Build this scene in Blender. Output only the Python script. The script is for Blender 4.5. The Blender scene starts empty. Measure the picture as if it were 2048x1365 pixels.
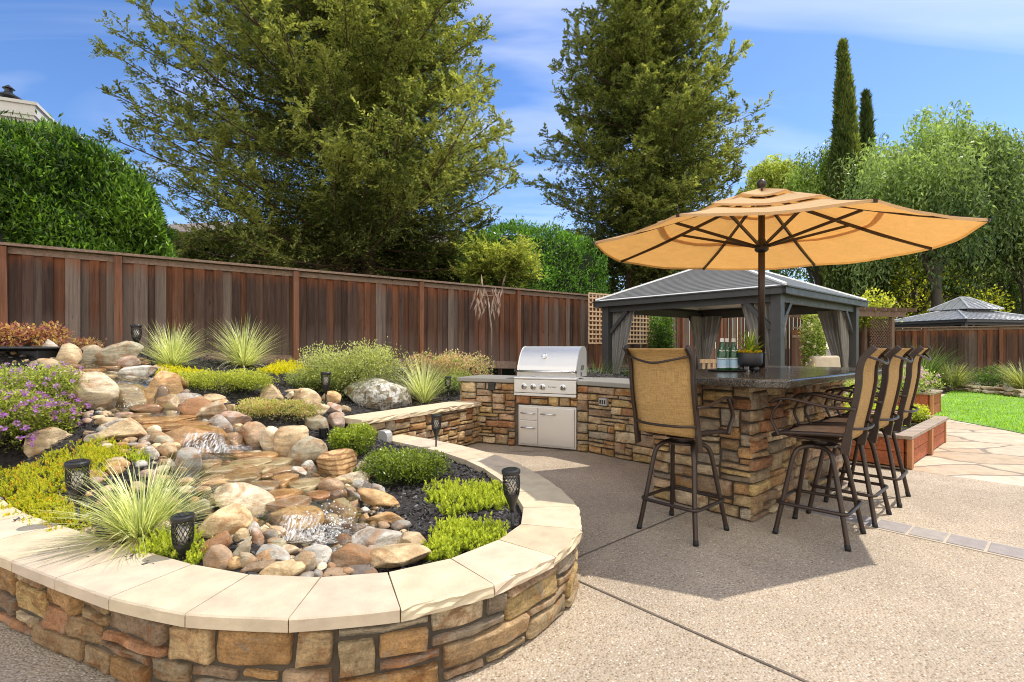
import bpy, bmesh, math, random
import numpy as np
from mathutils import Vector, Matrix, Euler

R = math.radians
rng = np.random.default_rng(7)
random.seed(7)
scene = bpy.context.scene
COL = scene.collection

# ------------------------------------------------------------------ camera model used to survey the place
F, HY, CH = 1024.0, 695.0, 1.32          # focal length (px of the 2048 photo), horizon row, eye height
def P(px, py, D):                        # point seen at a pixel, at depth D
    return np.array([(px - 1024) / F * D, D, CH - (py - HY) / F * D])
def G(px, py, z=0.0):                    # point seen at a pixel, on the level z
    return P(px, py, (CH - z) * F / (py - HY))

# ------------------------------------------------------------------ scene helpers
def tag(o, label=None, cat=None, group=None, kind=None):
    if label: o['label'] = label
    if cat: o['category'] = cat
    if group: o['group'] = group
    if kind: o['kind'] = kind
    return o

def thing(name, label, cat, loc=(0, 0, 0), rz=0.0, group=None):
    o = bpy.data.objects.new(name, None)
    o.empty_display_size = 0.1
    COL.objects.link(o)
    o.location = [float(v) for v in loc]
    o.rotation_euler = (0, 0, rz)
    return tag(o, label, cat, group)

def root_matrix(o):
    m = Matrix.Identity(4)
    while o is not None:
        m = o.matrix_basis @ m
        o = o.parent
    return m

def mesh_from(name, V, Fc, mat, parent=None, world=False, smooth=False, cols=None):
    V = np.asarray(V, dtype=np.float64).reshape(-1, 3)
    if world and parent is not None:
        mi = np.array(root_matrix(parent).inverted())
        V = V @ mi[:3, :3].T + mi[:3, 3]
    me = bpy.data.meshes.new(name)
    if isinstance(Fc, np.ndarray):
        n, k = Fc.shape
        me.vertices.add(len(V)); me.vertices.foreach_set('co', V.ravel())
        me.loops.add(n * k); me.loops.foreach_set('vertex_index', Fc.ravel().astype(np.int32))
        me.polygons.add(n)
        me.polygons.foreach_set('loop_start', np.arange(0, n * k, k, dtype=np.int32))
        me.polygons.foreach_set('loop_total', np.full(n, k, dtype=np.int32))
        me.update(calc_edges=True)
    else:
        me.from_pydata([tuple(v) for v in V], [], Fc)
    if smooth:
        me.polygons.foreach_set('use_smooth', np.ones(len(me.polygons), dtype=bool))
    if cols is not None:
        a = me.color_attributes.new('Col', 'FLOAT_COLOR', 'POINT')
        c = np.ones((len(V), 4)); c[:, :3] = cols
        a.data.foreach_set('color', c.ravel())
    me.validate()
    if mat: me.materials.append(mat)
    o = bpy.data.objects.new(name, me)
    COL.objects.link(o)
    if parent is not None: o.parent = parent
    return o

def copy_tree(o, parent=None):
    c = o.copy(); COL.objects.link(c)
    if parent is not None: c.parent = parent
    for ch in o.children: copy_tree(ch, c)
    return c

class MB:
    """collects shapes into one mesh"""
    def __init__(s): s.v = []; s.f = []; s.c = []
    def add(s, V, Fc, col=None):
        n = len(s.v)
        s.v.extend([tuple(map(float, p)) for p in V])
        s.f.extend([tuple(i + n for i in f) for f in Fc])
        s.c.extend([col if col is not None else (1, 1, 1)] * len(V))
        return s
    def box(s, c, d, rot=None, col=None, taper=1.0):
        x, y, z = d[0] / 2, d[1] / 2, d[2] / 2
        V = [Vector((a * x * (taper if k > 0 else 1), b * y * (taper if k > 0 else 1), k * z)) for k in (-1, 1) for a, b in ((-1, -1), (1, -1), (1, 1), (-1, 1))]
        if rot is not None:
            if not isinstance(rot, Matrix): rot = Euler(rot).to_matrix()
            V = [rot @ p for p in V]
        V = [p + Vector(c) for p in V]
        return s.add(V, [(3, 2, 1, 0), (4, 5, 6, 7), (0, 1, 5, 4), (1, 2, 6, 5), (2, 3, 7, 6), (3, 0, 4, 7)], col)
    def bar(s, a, b, w, h, col=None, up=(0, 0, 1)):
        a, b = Vector(a), Vector(b); d = b - a; L = d.length; d.normalize()
        upv = Vector(up)
        if abs(d.dot(upv)) > .98: upv = Vector((1, 0, 0))
        x = d.cross(upv).normalized(); z = x.cross(d)
        m = Matrix((x, d, z)).transposed()
        return s.box((a + b) / 2, (w, L, h), m, col)
    def tube(s, pts, r, seg=8, col=None, caps=True, flat=1.0, up=None):
        pts = [Vector(p) for p in pts]; n = len(pts)
        rs = r if isinstance(r, (list, tuple)) else [r] * n
        V = []; prev = None
        for i, p in enumerate(pts):
            t = (pts[min(i + 1, n - 1)] - pts[max(i - 1, 0)])
            if t.length < 1e-9: t = Vector((0, 0, 1))
            t.normalize()
            if prev is None:
                u = Vector(up) if up else Vector((0, 0, 1))
                if abs(u.dot(t)) > .95: u = Vector((1, 0, 0))
            else: u = prev
            a = (u - t * u.dot(t)).normalized(); prev = a
            b = t.cross(a)
            for k in range(seg):
                an = 2 * math.pi * (k + .5) / seg
                V.append(p + a * math.cos(an) * rs[i] + b * math.sin(an) * rs[i] * flat)
        Fc = [(i * seg + k, i * seg + (k + 1) % seg, (i + 1) * seg + (k + 1) % seg, (i + 1) * seg + k) for i in range(n - 1) for k in range(seg)]
        if caps:
            Fc.append(tuple(range(seg - 1, -1, -1))); Fc.append(tuple((n - 1) * seg + k for k in range(seg)))
        return s.add(V, Fc, col)
    def lathe(s, prof, seg=24, c=(0, 0, 0), col=None, caps=True):
        V = []
        for r, z in prof:
            for k in range(seg):
                an = 2 * math.pi * k / seg
                V.append((c[0] + r * math.cos(an), c[1] + r * math.sin(an), c[2] + z))
        n = len(prof)
        Fc = [(i * seg + k, i * seg + (k + 1) % seg, (i + 1) * seg + (k + 1) % seg, (i + 1) * seg + k) for i in range(n - 1) for k in range(seg)]
        if caps:
            Fc.append(tuple(range(seg - 1, -1, -1))); Fc.append(tuple((n - 1) * seg + k for k in range(seg)))
        return s.add(V, Fc, col)
    def prism(s, poly, z0, z1, col=None):
        n = len(poly)
        V = [(p[0], p[1], z0) for p in poly] + [(p[0], p[1], z1) for p in poly]
        Fc = [tuple(range(n - 1, -1, -1)), tuple(range(n, 2 * n))] + [(i, (i + 1) % n, n + (i + 1) % n, n + i) for i in range(n)]
        return s.add(V, Fc, col)
    def build(s, name, mat, parent=None, world=False, smooth=False, bevel=0.0, bseg=2, solid=0.0):
        o = mesh_from(name, s.v, s.f, mat, parent, world, smooth, np.array(s.c) if s.c else None)
        if solid:
            m = o.modifiers.new('thickness', 'SOLIDIFY'); m.thickness = solid; m.offset = 0
        if bevel:
            m = o.modifiers.new('bevel', 'BEVEL'); m.width = bevel; m.segments = bseg; m.limit_method = 'ANGLE'; m.angle_limit = R(40)
            m.harden_normals = False
        return o

def arc(pts, n=10):
    """Catmull-Rom through points"""
    pts = [np.array(p, float) for p in pts]
    q = [2 * pts[0] - pts[1]] + pts + [2 * pts[-1] - pts[-2]]
    out = []
    for i in range(1, len(q) - 2):
        for k in range(n):
            t = k / n
            out.append(.5 * ((2 * q[i]) + (-q[i - 1] + q[i + 1]) * t + (2 * q[i - 1] - 5 * q[i] + 4 * q[i + 1] - q[i + 2]) * t * t + (-q[i - 1] + 3 * q[i] - 3 * q[i + 1] + q[i + 2]) * t ** 3))
    out.append(pts[-1])
    return out

def wob(p, seed, f=1.0, octs=3):
    """cheap smooth noise, about -1..1"""
    r = np.random.default_rng(seed)
    out = np.zeros(len(p)); a = 1.0; tot = 0
    for o in range(octs):
        for _ in range(4):
            k = r.normal(size=3) * f * (2 ** o); ph = r.uniform(0, 6.28)
            out += a * np.sin(p @ k + ph)
        tot += a * 2; a *= .5
    return out / tot

# ------------------------------------------------------------------ materials
class NT:
    def __init__(s, name):
        s.m = bpy.data.materials.new(name); s.m.use_nodes = True
        s.t = s.m.node_tree; s.t.nodes.clear()
        s.out = s.n('ShaderNodeOutputMaterial')
    def n(s, typ, **kw):
        nd = s.t.nodes.new(typ)
        for k, v in kw.items():
            if k in nd.inputs: s.set(nd.inputs[k], v)
            else: setattr(nd, k, v)
        return nd
    def set(s, inp, v):
        if isinstance(v, bpy.types.NodeSocket): s.t.links.new(v, inp)
        elif isinstance(v, (tuple, list)) and inp.type == 'RGBA' and len(v) == 3: inp.default_value = (*v, 1)
        else: inp.default_value = v
    def coord(s, kind='Object', scale=(1, 1, 1), rot=(0, 0, 0)):
        tc = s.n('ShaderNodeTexCoord')
        mp = s.n('ShaderNodeMapping'); s.set(mp.inputs['Vector'], tc.outputs[kind])
        mp.inputs['Scale'].default_value = scale; mp.inputs['Rotation'].default_value = rot
        return mp.outputs[0]
    def noise(s, vec, scale=5, detail=4, rough=.55, out='Fac', dist=0.0):
        nd = s.n('ShaderNodeTexNoise', Scale=scale, Detail=detail, Roughness=rough, Distortion=dist); s.set(nd.inputs['Vector'], vec)
        return nd.outputs[out]
    def voro(s, vec, scale=5, feature='F1', out='Distance', rand=1.0):
        nd = s.n('ShaderNodeTexVoronoi'); nd.feature = feature
        s.set(nd.inputs['Vector'], vec); nd.inputs['Scale'].default_value = scale; nd.inputs['Randomness'].default_value = rand
        return nd.outputs[out]
    def ramp(s, fac, stops, interp='LINEAR'):
        nd = s.n('ShaderNodeValToRGB'); s.set(nd.inputs[0], fac); cr = nd.color_ramp; cr.interpolation = interp
        while len(cr.elements) < len(stops): cr.elements.new(.5)
        for e, (p, c) in zip(cr.elements, stops):
            e.position = p
            e.color = (*c, 1) if isinstance(c, (tuple, list)) else (c, c, c, 1)
        return nd.outputs[0]
    def mix(s, fac, a, b, mode='MIX'):
        nd = s.n('ShaderNodeMix'); nd.data_type = 'RGBA'; nd.blend_type = mode
        s.set(nd.inputs[0], fac); s.set(nd.inputs[6], a); s.set(nd.inputs[7], b)
        return nd.outputs[2]
    def math(s, op, a, b=0.0, clamp=False):
        nd = s.n('ShaderNodeMath'); nd.operation = op; nd.use_clamp = clamp
        s.set(nd.inputs[0], a); s.set(nd.inputs[1], b)
        return nd.outputs[0]
    def attr(s, name='Col'):
        nd = s.n('ShaderNodeAttribute'); nd.attribute_name = name
        return nd.outputs['Color']
    def bump(s, h, strength=.3, dist=.01, normal=None):
        nd = s.n('ShaderNodeBump', Strength=strength, Distance=dist); s.set(nd.inputs['Height'], h)
        if normal is not None: s.set(nd.inputs['Normal'], normal)
        return nd.outputs[0]
    def bsdf(s, color, rough=.6, metal=0.0, normal=None, spec=.5, **kw):
        b = s.n('ShaderNodeBsdfPrincipled')
        s.set(b.inputs['Base Color'], color); s.set(b.inputs['Roughness'], rough); s.set(b.inputs['Metallic'], metal)
        s.set(b.inputs['Specular IOR Level'], spec)
        for k, v in kw.items(): s.set(b.inputs[k.replace('_', ' ')], v)
        if normal is not None: s.set(b.inputs['Normal'], normal)
        return b.outputs[0]
    def done(s, sh):
        s.t.links.new(sh, s.out.inputs['Surface']); return s.m

def simple(name, col, rough=.5, metal=0.0, var=.15, vs=8, bump=0.0, bs=60, spec=.5, attr=False, stretch=(1, 1, 1)):
    t = NT(name); v = t.coord('Object', stretch)
    n = t.noise(v, vs, 5)
    base = t.attr() if attr else col
    if attr and col is not None: base = t.mix(1.0, base, col, 'MULTIPLY')
    f = t.ramp(n, [(.25, 1 - var), (.75, 1 + var)])
    c = t.mix(1.0, base, f, 'MULTIPLY')
    nm = t.bump(t.noise(v, bs, 6, .65), bump, .01) if bump else None
    rr = t.ramp(t.noise(v, vs * 1.7, 3), [(.3, max(0, rough - .08)), (.7, min(1, rough + .08))])
    return t.done(t.bsdf(c, rr, metal, nm, spec))

def m_aggregate():
    t = NT('exposed_aggregate'); v = t.coord('Object')
    vc = t.voro(v, 95, out='Color')
    vd = t.voro(v, 95)
    g = t.n('ShaderNodeRGBToBW'); t.set(g.inputs[0], vc)
    peb = t.ramp(g.outputs[0], [(.15, (.19, .14, .10)), (.35, (.31, .24, .175)), (.5, (.40, .33, .255)), (.62, (.45, .37, .28)), (.75, (.36, .33, .30)), (.9, (.66, .58, .48))])
    mort = t.ramp(vd, [(.35, 0.0), (.62, 1.0)])
    c = t.mix(mort, peb, (.36, .295, .225))
    big = t.ramp(t.noise(v, 1.1, 6, .6), [(.3, .80), (.7, 1.12)])
    c = t.mix(1.0, c, big, 'MULTIPLY'); c = t.mix(1.0, c, (1.22, 1.20, 1.13), 'MULTIPLY')
    st = t.ramp(t.noise(v, .45, 4, .7, dist=.6), [(.42, 1.0), (.6, .86)])
    c = t.mix(1.0, c, st, 'MULTIPLY')
    h = t.math('SUBTRACT', 1.0, vd)
    return t.done(t.bsdf(c, .75, 0, t.bump(h, .8, .006), .35))

def m_flagstone():
    t = NT('flagstone'); v = t.coord('Object', (1.0, 1.75, 1), (0, 0, R(38)))
    nz = t.noise(v, 1.6, 3, out='Color')
    vv = t.n('ShaderNodeVectorMath'); vv.operation = 'MULTIPLY_ADD'
    t.set(vv.inputs[0], nz); vv.inputs[1].default_value = (.35, .35, 0); t.set(vv.inputs[2], v)
    w = vv.outputs[0]
    e = t.voro(w, .85, 'DISTANCE_TO_EDGE', rand=.95)
    cc = t.voro(w, .85, out='Color', rand=.95)
    g = t.n('ShaderNodeRGBToBW'); t.set(g.inputs[0], cc)
    c = t.ramp(g.outputs[0], [(.2, (.47, .36, .24)), (.45, (.58, .48, .35)), (.6, (.54, .41, .26)), (.8, (.62, .53, .41))])
    o = t.coord('Object')
    c = t.mix(1.0, c, t.ramp(t.noise(o, 7, 6, .65), [(.3, .78), (.7, 1.14)]), 'MULTIPLY')
    c = t.mix(t.ramp(t.noise(o, 2.2, 4), [(.55, 0.0), (.75, .5)]), c, (.46, .27, .12))
    m = t.ramp(e, [(.018, 1.0), (.032, 0.0)])
    c = t.mix(m, c, (.25, .2, .15))
    h = t.math('ADD', t.ramp(e, [(.015, 0.0), (.05, 1.0)]), t.math('MULTIPLY', t.noise(o, 9, 5), .5))
    return t.done(t.bsdf(c, .75, 0, t.bump(h, .6, .012), .3))

def m_stone(name='ledge_stone'):
    t = NT(name); v = t.coord('Object')
    c = t.attr()
    n1 = t.noise(v, 7, 9, .72, dist=.8)
    c = t.mix(1.0, c, t.ramp(n1, [(.28, .42), (.45, .88), (.6, 1.15), (.75, 1.5)]), 'MULTIPLY')
    n2 = t.noise(v, 5.5, 7, .7, dist=1.2)
    c = t.mix(t.ramp(n2, [(.50, 0.0), (.60, .65)]), c, (.30, .12, .035))
    n4 = t.noise(v, 8.3, 7, .7, dist=.8)
    c = t.mix(t.ramp(n4, [(.55, 0.0), (.66, .6)]), c, (.40, .36, .29))
    n5 = t.noise(t.coord('Object', (1, 1, 5)), 9, 6, .7, dist=.5)
    c = t.mix(1.0, c, t.ramp(n5, [(.36, .72), (.5, 1.0), (.66, 1.14)]), 'MULTIPLY')
    n3 = t.noise(v, 90, 5, .75)
    c = t.mix(1.0, c, t.ramp(n3, [(.32, .62), (.52, 1.03), (.75, 1.22)]), 'MULTIPLY')
    h = t.math('ADD', t.math('MULTIPLY', t.noise(v, 11, 10, .75), 1.6), t.math('ADD', t.math('MULTIPLY', n3, .5), t.math('MULTIPLY', n5, .8)))
    return t.done(t.bsdf(c, .85, 0, t.bump(h, 1.0, .022), .25))

def m_rock(name='river_stone', wet=False, band=0.0, lichen=False):
    t = NT(name); v = t.coord('Object')
    oi = t.n('ShaderNodeObjectInfo')
    ad = t.n('ShaderNodeVectorMath'); ad.operation = 'ADD'; t.set(ad.inputs[0], v)
    sc = t.math('MULTIPLY', oi.outputs['Random'], 37.0)
    cb = t.n('ShaderNodeCombineXYZ'); t.set(cb.inputs[0], sc); t.set(cb.inputs[1], sc); t.set(ad.inputs[1], cb.outputs[0])
    v = ad.outputs[0]
    c = oi.outputs['Color']
    n1 = t.noise(v, 8, 7, .68, dist=.4)
    c = t.mix(1.0, c, t.ramp(n1, [(.30, .62), (.5, 1.05), (.70, 1.28)]), 'MULTIPLY')
    n2 = t.noise(v, 5, 4, .6, dist=1.5)
    c = t.mix(t.ramp(n2, [(.47, 0.0), (.64, .72)]), c, (.38, .175, .06))
    wv = t.n('ShaderNodeTexWave', Scale=9.0 if band else 5.0, Distortion=5.0, Detail=4.0); wv.bands_direction = 'Z'; t.set(wv.inputs['Vector'], v)
    amt = band if band else .22
    c = t.mix(t.math('MULTIPLY', t.ramp(wv.outputs[1], [(.55, 0.0), (.9, 1.0)]), amt), c, (.22, .085, .035) if band else (.20, .15, .10))
    n3 = t.noise(v, 85, 4, .7)
    c = t.mix(1.0, c, t.ramp(n3, [(.3, .82), (.55, 1.03), (.8, 1.1)]), 'MULTIPLY')
    if lichen:
        l = t.noise(v, 11, 9, .75, dist=.8)
        c = t.mix(1.0, c, (.62, .6, .56), 'MULTIPLY'); c = t.mix(t.ramp(l, [(.46, 0.0), (.53, .95)]), c, (.72, .70, .63))
        l2 = t.noise(t.coord('Object', (30, 30, 9), (0, R(25), 0)), 1.0, 7, .75)
        c = t.mix(t.ramp(l2, [(.54, 0.0), (.62, .85)]), c, (.085, .075, .055))
    pit = t.noise(v, 34, 6, .75, dist=.4)
    c = t.mix(t.ramp(pit, [(.62, 0.0), (.72, .6)]), c, (.12, .085, .055))
    lay = t.noise(t.coord('Object', (2, 2, 14), (R(18), R(12), 0)), 2.2, 6, .7, dist=.4)
    c = t.mix(1.0, c, t.ramp(lay, [(.34, .66), (.5, 1.0), (.66, 1.12)]), 'MULTIPLY')
    h = t.math('ADD', t.math('MULTIPLY', t.noise(v, 9, 9, .74), 1.5), t.math('ADD', t.math('MULTIPLY', n3, .3), t.math('MULTIPLY', lay, .7)))
    if wet:
        c = t.mix(1.0, c, (.80, .70, .52), 'MULTIPLY')
        return t.done(t.bsdf(c, t.ramp(n1, [(.35, .08), (.7, .35)]), 0, t.bump(h, .8, .012), .6, Coat_Weight=.6, Coat_Roughness=.08))
    return t.done(t.bsdf(c, .72, 0, t.bump(h, .8, .016), .3))

def m_wood(name, base=None, grain_axis=2, tint=(1, 1, 1), greying=.5, rough=.8, topwarm=False):
    t = NT(name)
    sc = [26, 26, 26]; sc[grain_axis] = 1.1
    v = t.coord('Object', tuple(sc))
    c = t.attr() if base is None else base
    g = t.noise(v, 1.2, 7, .65, dist=.8)
    c = t.mix(1.0, c, t.ramp(g, [(.25, .45), (.5, 1.0), (.75, 1.45)]), 'MULTIPLY')
    fs = [7, 7, 7]; fs[grain_axis] = .7
    v2 = t.coord('Object', tuple(fs))
    gr = t.noise(v2, 1.3, 6, .7, dist=.4)
    c = t.mix(t.ramp(gr, [(.5, 0.0), (.72, greying)]), c, (.20, .17, .145))
    ks = [9, 9, 9]; ks[grain_axis] = 3
    k = t.voro(t.coord('Object', tuple(ks)), .55)
    c = t.mix(t.ramp(k, [(.03, .85), (.09, 0.0)]), c, (.025, .014, .01))
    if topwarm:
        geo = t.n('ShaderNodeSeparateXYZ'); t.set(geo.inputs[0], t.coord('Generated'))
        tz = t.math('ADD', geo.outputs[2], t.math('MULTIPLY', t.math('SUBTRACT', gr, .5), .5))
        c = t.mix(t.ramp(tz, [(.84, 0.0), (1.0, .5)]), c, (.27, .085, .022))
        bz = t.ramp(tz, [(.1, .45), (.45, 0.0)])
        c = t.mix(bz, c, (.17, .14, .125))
    c = t.mix(1.0, c, tint, 'MULTIPLY')
    return t.done(t.bsdf(c, rough, 0, t.bump(g, .45, .006), .25))

def m_leaf(name, tint=(1, 1, 1), trans=.42, rough=.45, gloss=.25):
    t = NT(name)
    c = t.mix(1.0, t.attr(), tint, 'MULTIPLY')
    b = t.bsdf(c, rough, 0, None, gloss)
    tr = t.n('ShaderNodeBsdfTranslucent'); t.set(tr.inputs[0], t.mix(1.0, c, (1.5, 1.5, .75), 'MULTIPLY'))
    mx = t.n('ShaderNodeMixShader'); mx.inputs[0].default_value = trans
    t.t.links.new(b, mx.inputs[1]); t.t.links.new(tr.outputs[0], mx.inputs[2])
    return t.done(mx.outputs[0])

def m_cloth(name, col, trans, weave=0.0, tcol=None, var=.12, rough=.85, scale=220):
    t = NT(name); v = t.coord('Object')
    n = t.ramp(t.noise(v, 6, 6, .65), [(.3, 1 - var), (.7, 1 + var)])
    c = t.mix(1.0, col, n, 'MULTIPLY')
    nm = None
    if weave:
        u = t.coord('UV')
        va = t.noise(t.coord('Object', (scale, scale, 12)), 1.0, 3, .6)
        vb = t.noise(t.coord('Object', (14, 14, scale)), 1.0, 3, .6)
        w = t.math('MULTIPLY', t.math('ADD', va, vb), .5)
        c = t.mix(1.0, c, t.ramp(w, [(.36, 1 - weave), (.5, 1.0), (.64, 1 + weave * .6)]), 'MULTIPLY')
        nm = t.bump(w, .3, .003)
    b = t.bsdf(c, rough, 0, nm, .2)
    tr = t.n('ShaderNodeBsdfTranslucent'); t.set(tr.inputs[0], t.mix(1.0, c, tcol or (1, 1, 1), 'MULTIPLY'))
    mx = t.n('ShaderNodeMixShader'); mx.inputs[0].default_value = trans
    t.t.links.new(b, mx.inputs[1]); t.t.links.new(tr.outputs[0], mx.inputs[2])
    return t.done(mx.outputs[0])

def m_granite(light=False):
    t = NT('granite'); v = t.coord('Object')
    n = t.noise(v, 160, 3, .7); n2 = t.noise(v, 42, 4, .7)
    c = t.ramp(n, [(.38, (.018, .017, .016)), (.52, (.075, .066, .055)), (.6, (.13, .115, .09)), (.7, (.4, .37, .3))])
    c = t.mix(1.0, c, t.ramp(n2, [(.3, .6), (.7, 1.3)]), 'MULTIPLY')
    if light: c = t.mix(.62, c, (.40, .385, .345))  # lit copy: sun and sky reflection put into the stone colour
    return t.done(t.bsdf(c, .42 if light else t.ramp(n2, [(.3, .10), (.7, .22)]), 0, t.bump(n2, .04, .002), .5))

def m_steel(name='brushed_steel', axis=(1, 60, 60), col=(.74, .72, .69), rough=.40):
    t = NT(name); v = t.coord('Object', axis)
    n = t.noise(v, 8, 5, .7)
    c = t.mix(1.0, col, t.ramp(n, [(.3, .88), (.7, 1.06)]), 'MULTIPLY')
    return t.done(t.bsdf(c, t.ramp(n, [(.3, rough - .06), (.7, rough + .1)]), 1.0 if rough < .2 else .82, t.bump(n, .05, .001)))

def m_water():
    t = NT('water'); v = t.coord('Object')
    h = t.noise(v, 16, 4, .6, dist=.6)
    nm = t.bump(h, .35, .03)
    gl = t.n('ShaderNodeBsdfGlossy', Roughness=.03); t.set(gl.inputs['Normal'], nm)
    tp = t.n('ShaderNodeBsdfTransparent'); tp.inputs[0].default_value = (.86, .80, .66, 1)
    fr = t.n('ShaderNodeFresnel', IOR=1.33); t.set(fr.inputs['Normal'], nm)
    mx = t.n('ShaderNodeMixShader')
    t.set(mx.inputs[0], t.math('MULTIPLY', fr.outputs[0], .5, True))
    t.t.links.new(tp.outputs[0], mx.inputs[1]); t.t.links.new(gl.outputs[0], mx.inputs[2])
    # white churned water, stored per vertex 
    fo = t.n('ShaderNodeSeparateColor'); t.set(fo.inputs[0], t.attr())
    fn = t.noise(t.coord('Object', (30, 30, 9)), 1.6, 5, .7, dist=.6)
    fm = t.math('MULTIPLY', t.ramp(fn, [(.46, 0.0), (.66, 1.0)]), fo.outputs[0], True)
    wd = t.bsdf((.85, .87, .88), .35, 0, nm, .5)
    m2 = t.n('ShaderNodeMixShader'); t.set(m2.inputs[0], fm)
    t.t.links.new(mx.outputs[0], m2.inputs[1]); t.t.links.new(wd, m2.inputs[2])
    return t.done(m2.outputs[0])

def m_fall():
    t = NT('falling_water')
    fo = t.n('ShaderNodeSeparateColor'); t.set(fo.inputs[0], t.attr())
    v = t.coord('Object', (95, 30, 2.6))
    n = t.noise(v, 1.0, 5, .7, dist=.5)
    f = t.math('MULTIPLY', t.ramp(n, [(.44, 0.0), (.62, 1.0)]), fo.outputs[0], True)
    tp = t.n('ShaderNodeBsdfTransparent'); tp.inputs[0].default_value = (.95, .92, .86, 1)
    wd = t.bsdf((.88, .88, .86), .3, 0, t.bump(n, .5, .02), .6)
    mx = t.n('ShaderNodeMixShader'); t.set(mx.inputs[0], f)
    t.t.links.new(tp.outputs[0], mx.inputs[1]); t.t.links.new(wd, mx.inputs[2])
    return t.done(mx.outputs[0])

def m_glass(name, col, rough=.03):
    t = NT(name)
    gl = t.n('ShaderNodeBsdfGlossy', Roughness=rough)
    tp = t.n('ShaderNodeBsdfTransparent'); tp.inputs[0].default_value = (*col, 1)
    df = t.bsdf([c * .5 for c in col], .1, 0, None, .5)
    a = t.n('ShaderNodeMixShader'); a.inputs[0].default_value = .45
    t.t.links.new(tp.outputs[0], a.inputs[1]); t.t.links.new(df, a.inputs[2])
    fr = t.n('ShaderNodeFresnel', IOR=1.45)
    mx = t.n('ShaderNodeMixShader'); t.set(mx.inputs[0], fr.outputs[0])
    t.t.links.new(a.outputs[0], mx.inputs[1]); t.t.links.new(gl.outputs[0], mx.inputs[2])
    return t.done(mx.outputs[0])

MAT = dict(
    agg=m_aggregate(), flag=m_flagstone(), ledge=m_stone(), mortar=simple('mortar', (.085, .066, .046), .9, var=.3, vs=14, bump=.5, bs=50),
    lime=simple('limestone', None, .75, var=.16, vs=9, bump=.3, bs=110, spec=.25, attr=True),
    rock=m_rock(), wet=m_rock('wet_stone', True), banded=m_rock('banded_stone', band=.75), lichen=m_rock('lichen_stone', lichen=True),
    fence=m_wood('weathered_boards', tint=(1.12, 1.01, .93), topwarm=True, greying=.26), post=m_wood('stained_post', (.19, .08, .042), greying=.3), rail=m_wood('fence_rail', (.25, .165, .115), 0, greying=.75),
    redwood=m_wood('redwood_panel', (.40, .125, .055), 0, greying=.12), redpost=m_wood('redwood_post', (.46, .21, .095), greying=.15), greycap=m_wood('grey_cap_board', (.36, .28, .215), 0, greying=.6),
    oldwood=m_wood('arbor_wood', (.20, .125, .09), greying=.5), lat=m_wood('lattice_wood', (.70, .48, .29), greying=.2),
    granite=m_granite(), granite_lit=m_granite(True), steel=m_steel(), chrome=m_steel('polished_steel', (4, 4, 4), (.75, .75, .76), .12),
    bronze=simple('bronze_metal', (.060, .042, .033), .38, .55, var=.12, vs=20), black=simple('black_plastic', (.018, .018, .019), .45, var=.2), rubber=simple('black_rubber', (.012, .012, .012), .7),
    charcoal=simple('charcoal_metal', (.066, .065, .063), .5, .25, var=.1), roofm=simple('roof_metal', None, .42, .12, var=.10, vs=3, attr=True),
    sling=m_cloth('sling_weave', (.53, .335, .135), .22, .36, var=.05, scale=210), seat=m_cloth('seat_weave', (.40, .285, .19), .05, .3, var=.08),
    canopy=m_cloth('canopy_fabric', (.74, .53, .285), .42, .08, (1.08, .75, .35), .05, scale=90), curtain=m_cloth('curtain_fabric', (.30, .285, .27), .2, .06, var=.12),
    cushion=m_cloth('cushion_fabric', (.52, .43, .32), .0, .08), bark=simple('bark', (.11, .06, .038), .9, var=.4, vs=6, bump=.8, bs=18, stretch=(6, 6, .8)),
    greybark=simple('grey_bark', (.10, .085, .065), .9, var=.35, vs=6, bump=.6, bs=20, stretch=(5, 5, 1)),
    leaf=m_leaf('leaves', (1.45, 1.45, 1.35)), needle=m_leaf('needles', (1.5, 1.5, 1.3), trans=.40, rough=.6, gloss=.2), petal=m_leaf('petals', trans=.35, rough=.7, gloss=.1), blade=m_leaf('grass_blades', (1.35, 1.35, 1.3), trans=.35, rough=.45),
    gloss=m_leaf('glossy_leaves', (1.9, 1.9, 1.7), trans=.36, rough=.30, gloss=.5),
    water=m_water(), fall=m_fall(), stucco=simple('stucco', (.52, .49, .45), .85, var=.06, bump=.2), trim=simple('painted_trim', (.66, .63, .57), .6, var=.05), tile=simple('roof_tiles', (.19, .15, .13), .8, var=.3, vs=12, bump=.5, bs=14),
    soil=simple('dark_soil', (.026, .021, .018), .95, var=.5, vs=18, bump=.9, bs=45), chip=simple('mulch_chip', None, .8, var=.3, attr=True),
    earth=simple('earth', (.13, .10, .07), .95, var=.3, vs=.8, bump=.4, bs=9), turf=simple('turf', (.16, .32, .03), .9, var=.3, vs=1.7, bump=.6, bs=70),
    glass=m_glass('green_glass', (.12, .42, .16)), dark_glass=simple('dark_glass', (.02, .025, .03), .08), paper=simple('paper_label', (.42, .62, .78), .6, var=.05), white=simple('white_paint', (.78, .78, .76), .5, var=.04), ink=simple('dark_ink', (.02, .03, .08), .6),
    pot=simple('charcoal_ceramic', (.028, .028, .031), .42, var=.15), diffuser=simple('frosted_diffuser', (.72, .66, .55), .5, var=.05), paver=simple('paver_block', None, .8, var=.16, vs=16, bump=.35, bs=90, attr=True),
    joint=simple('pale_grout', (.47, .40, .31), .9, var=.1, bump=.2), crack=simple('joint_sealant', (.13, .10, .075), .95, var=.3), wire=simple('rusty_wire', (.26, .20, .155), .6, .6), sage=simple('moss', None, .95, var=.3, attr=True),
    greybox=simple('grey_metal_box', (.45, .44, .42), .45, .3, var=.05), foil=simple('copper_leaf', (.30, .21, .16), .45, .7, var=.2),
)
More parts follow.
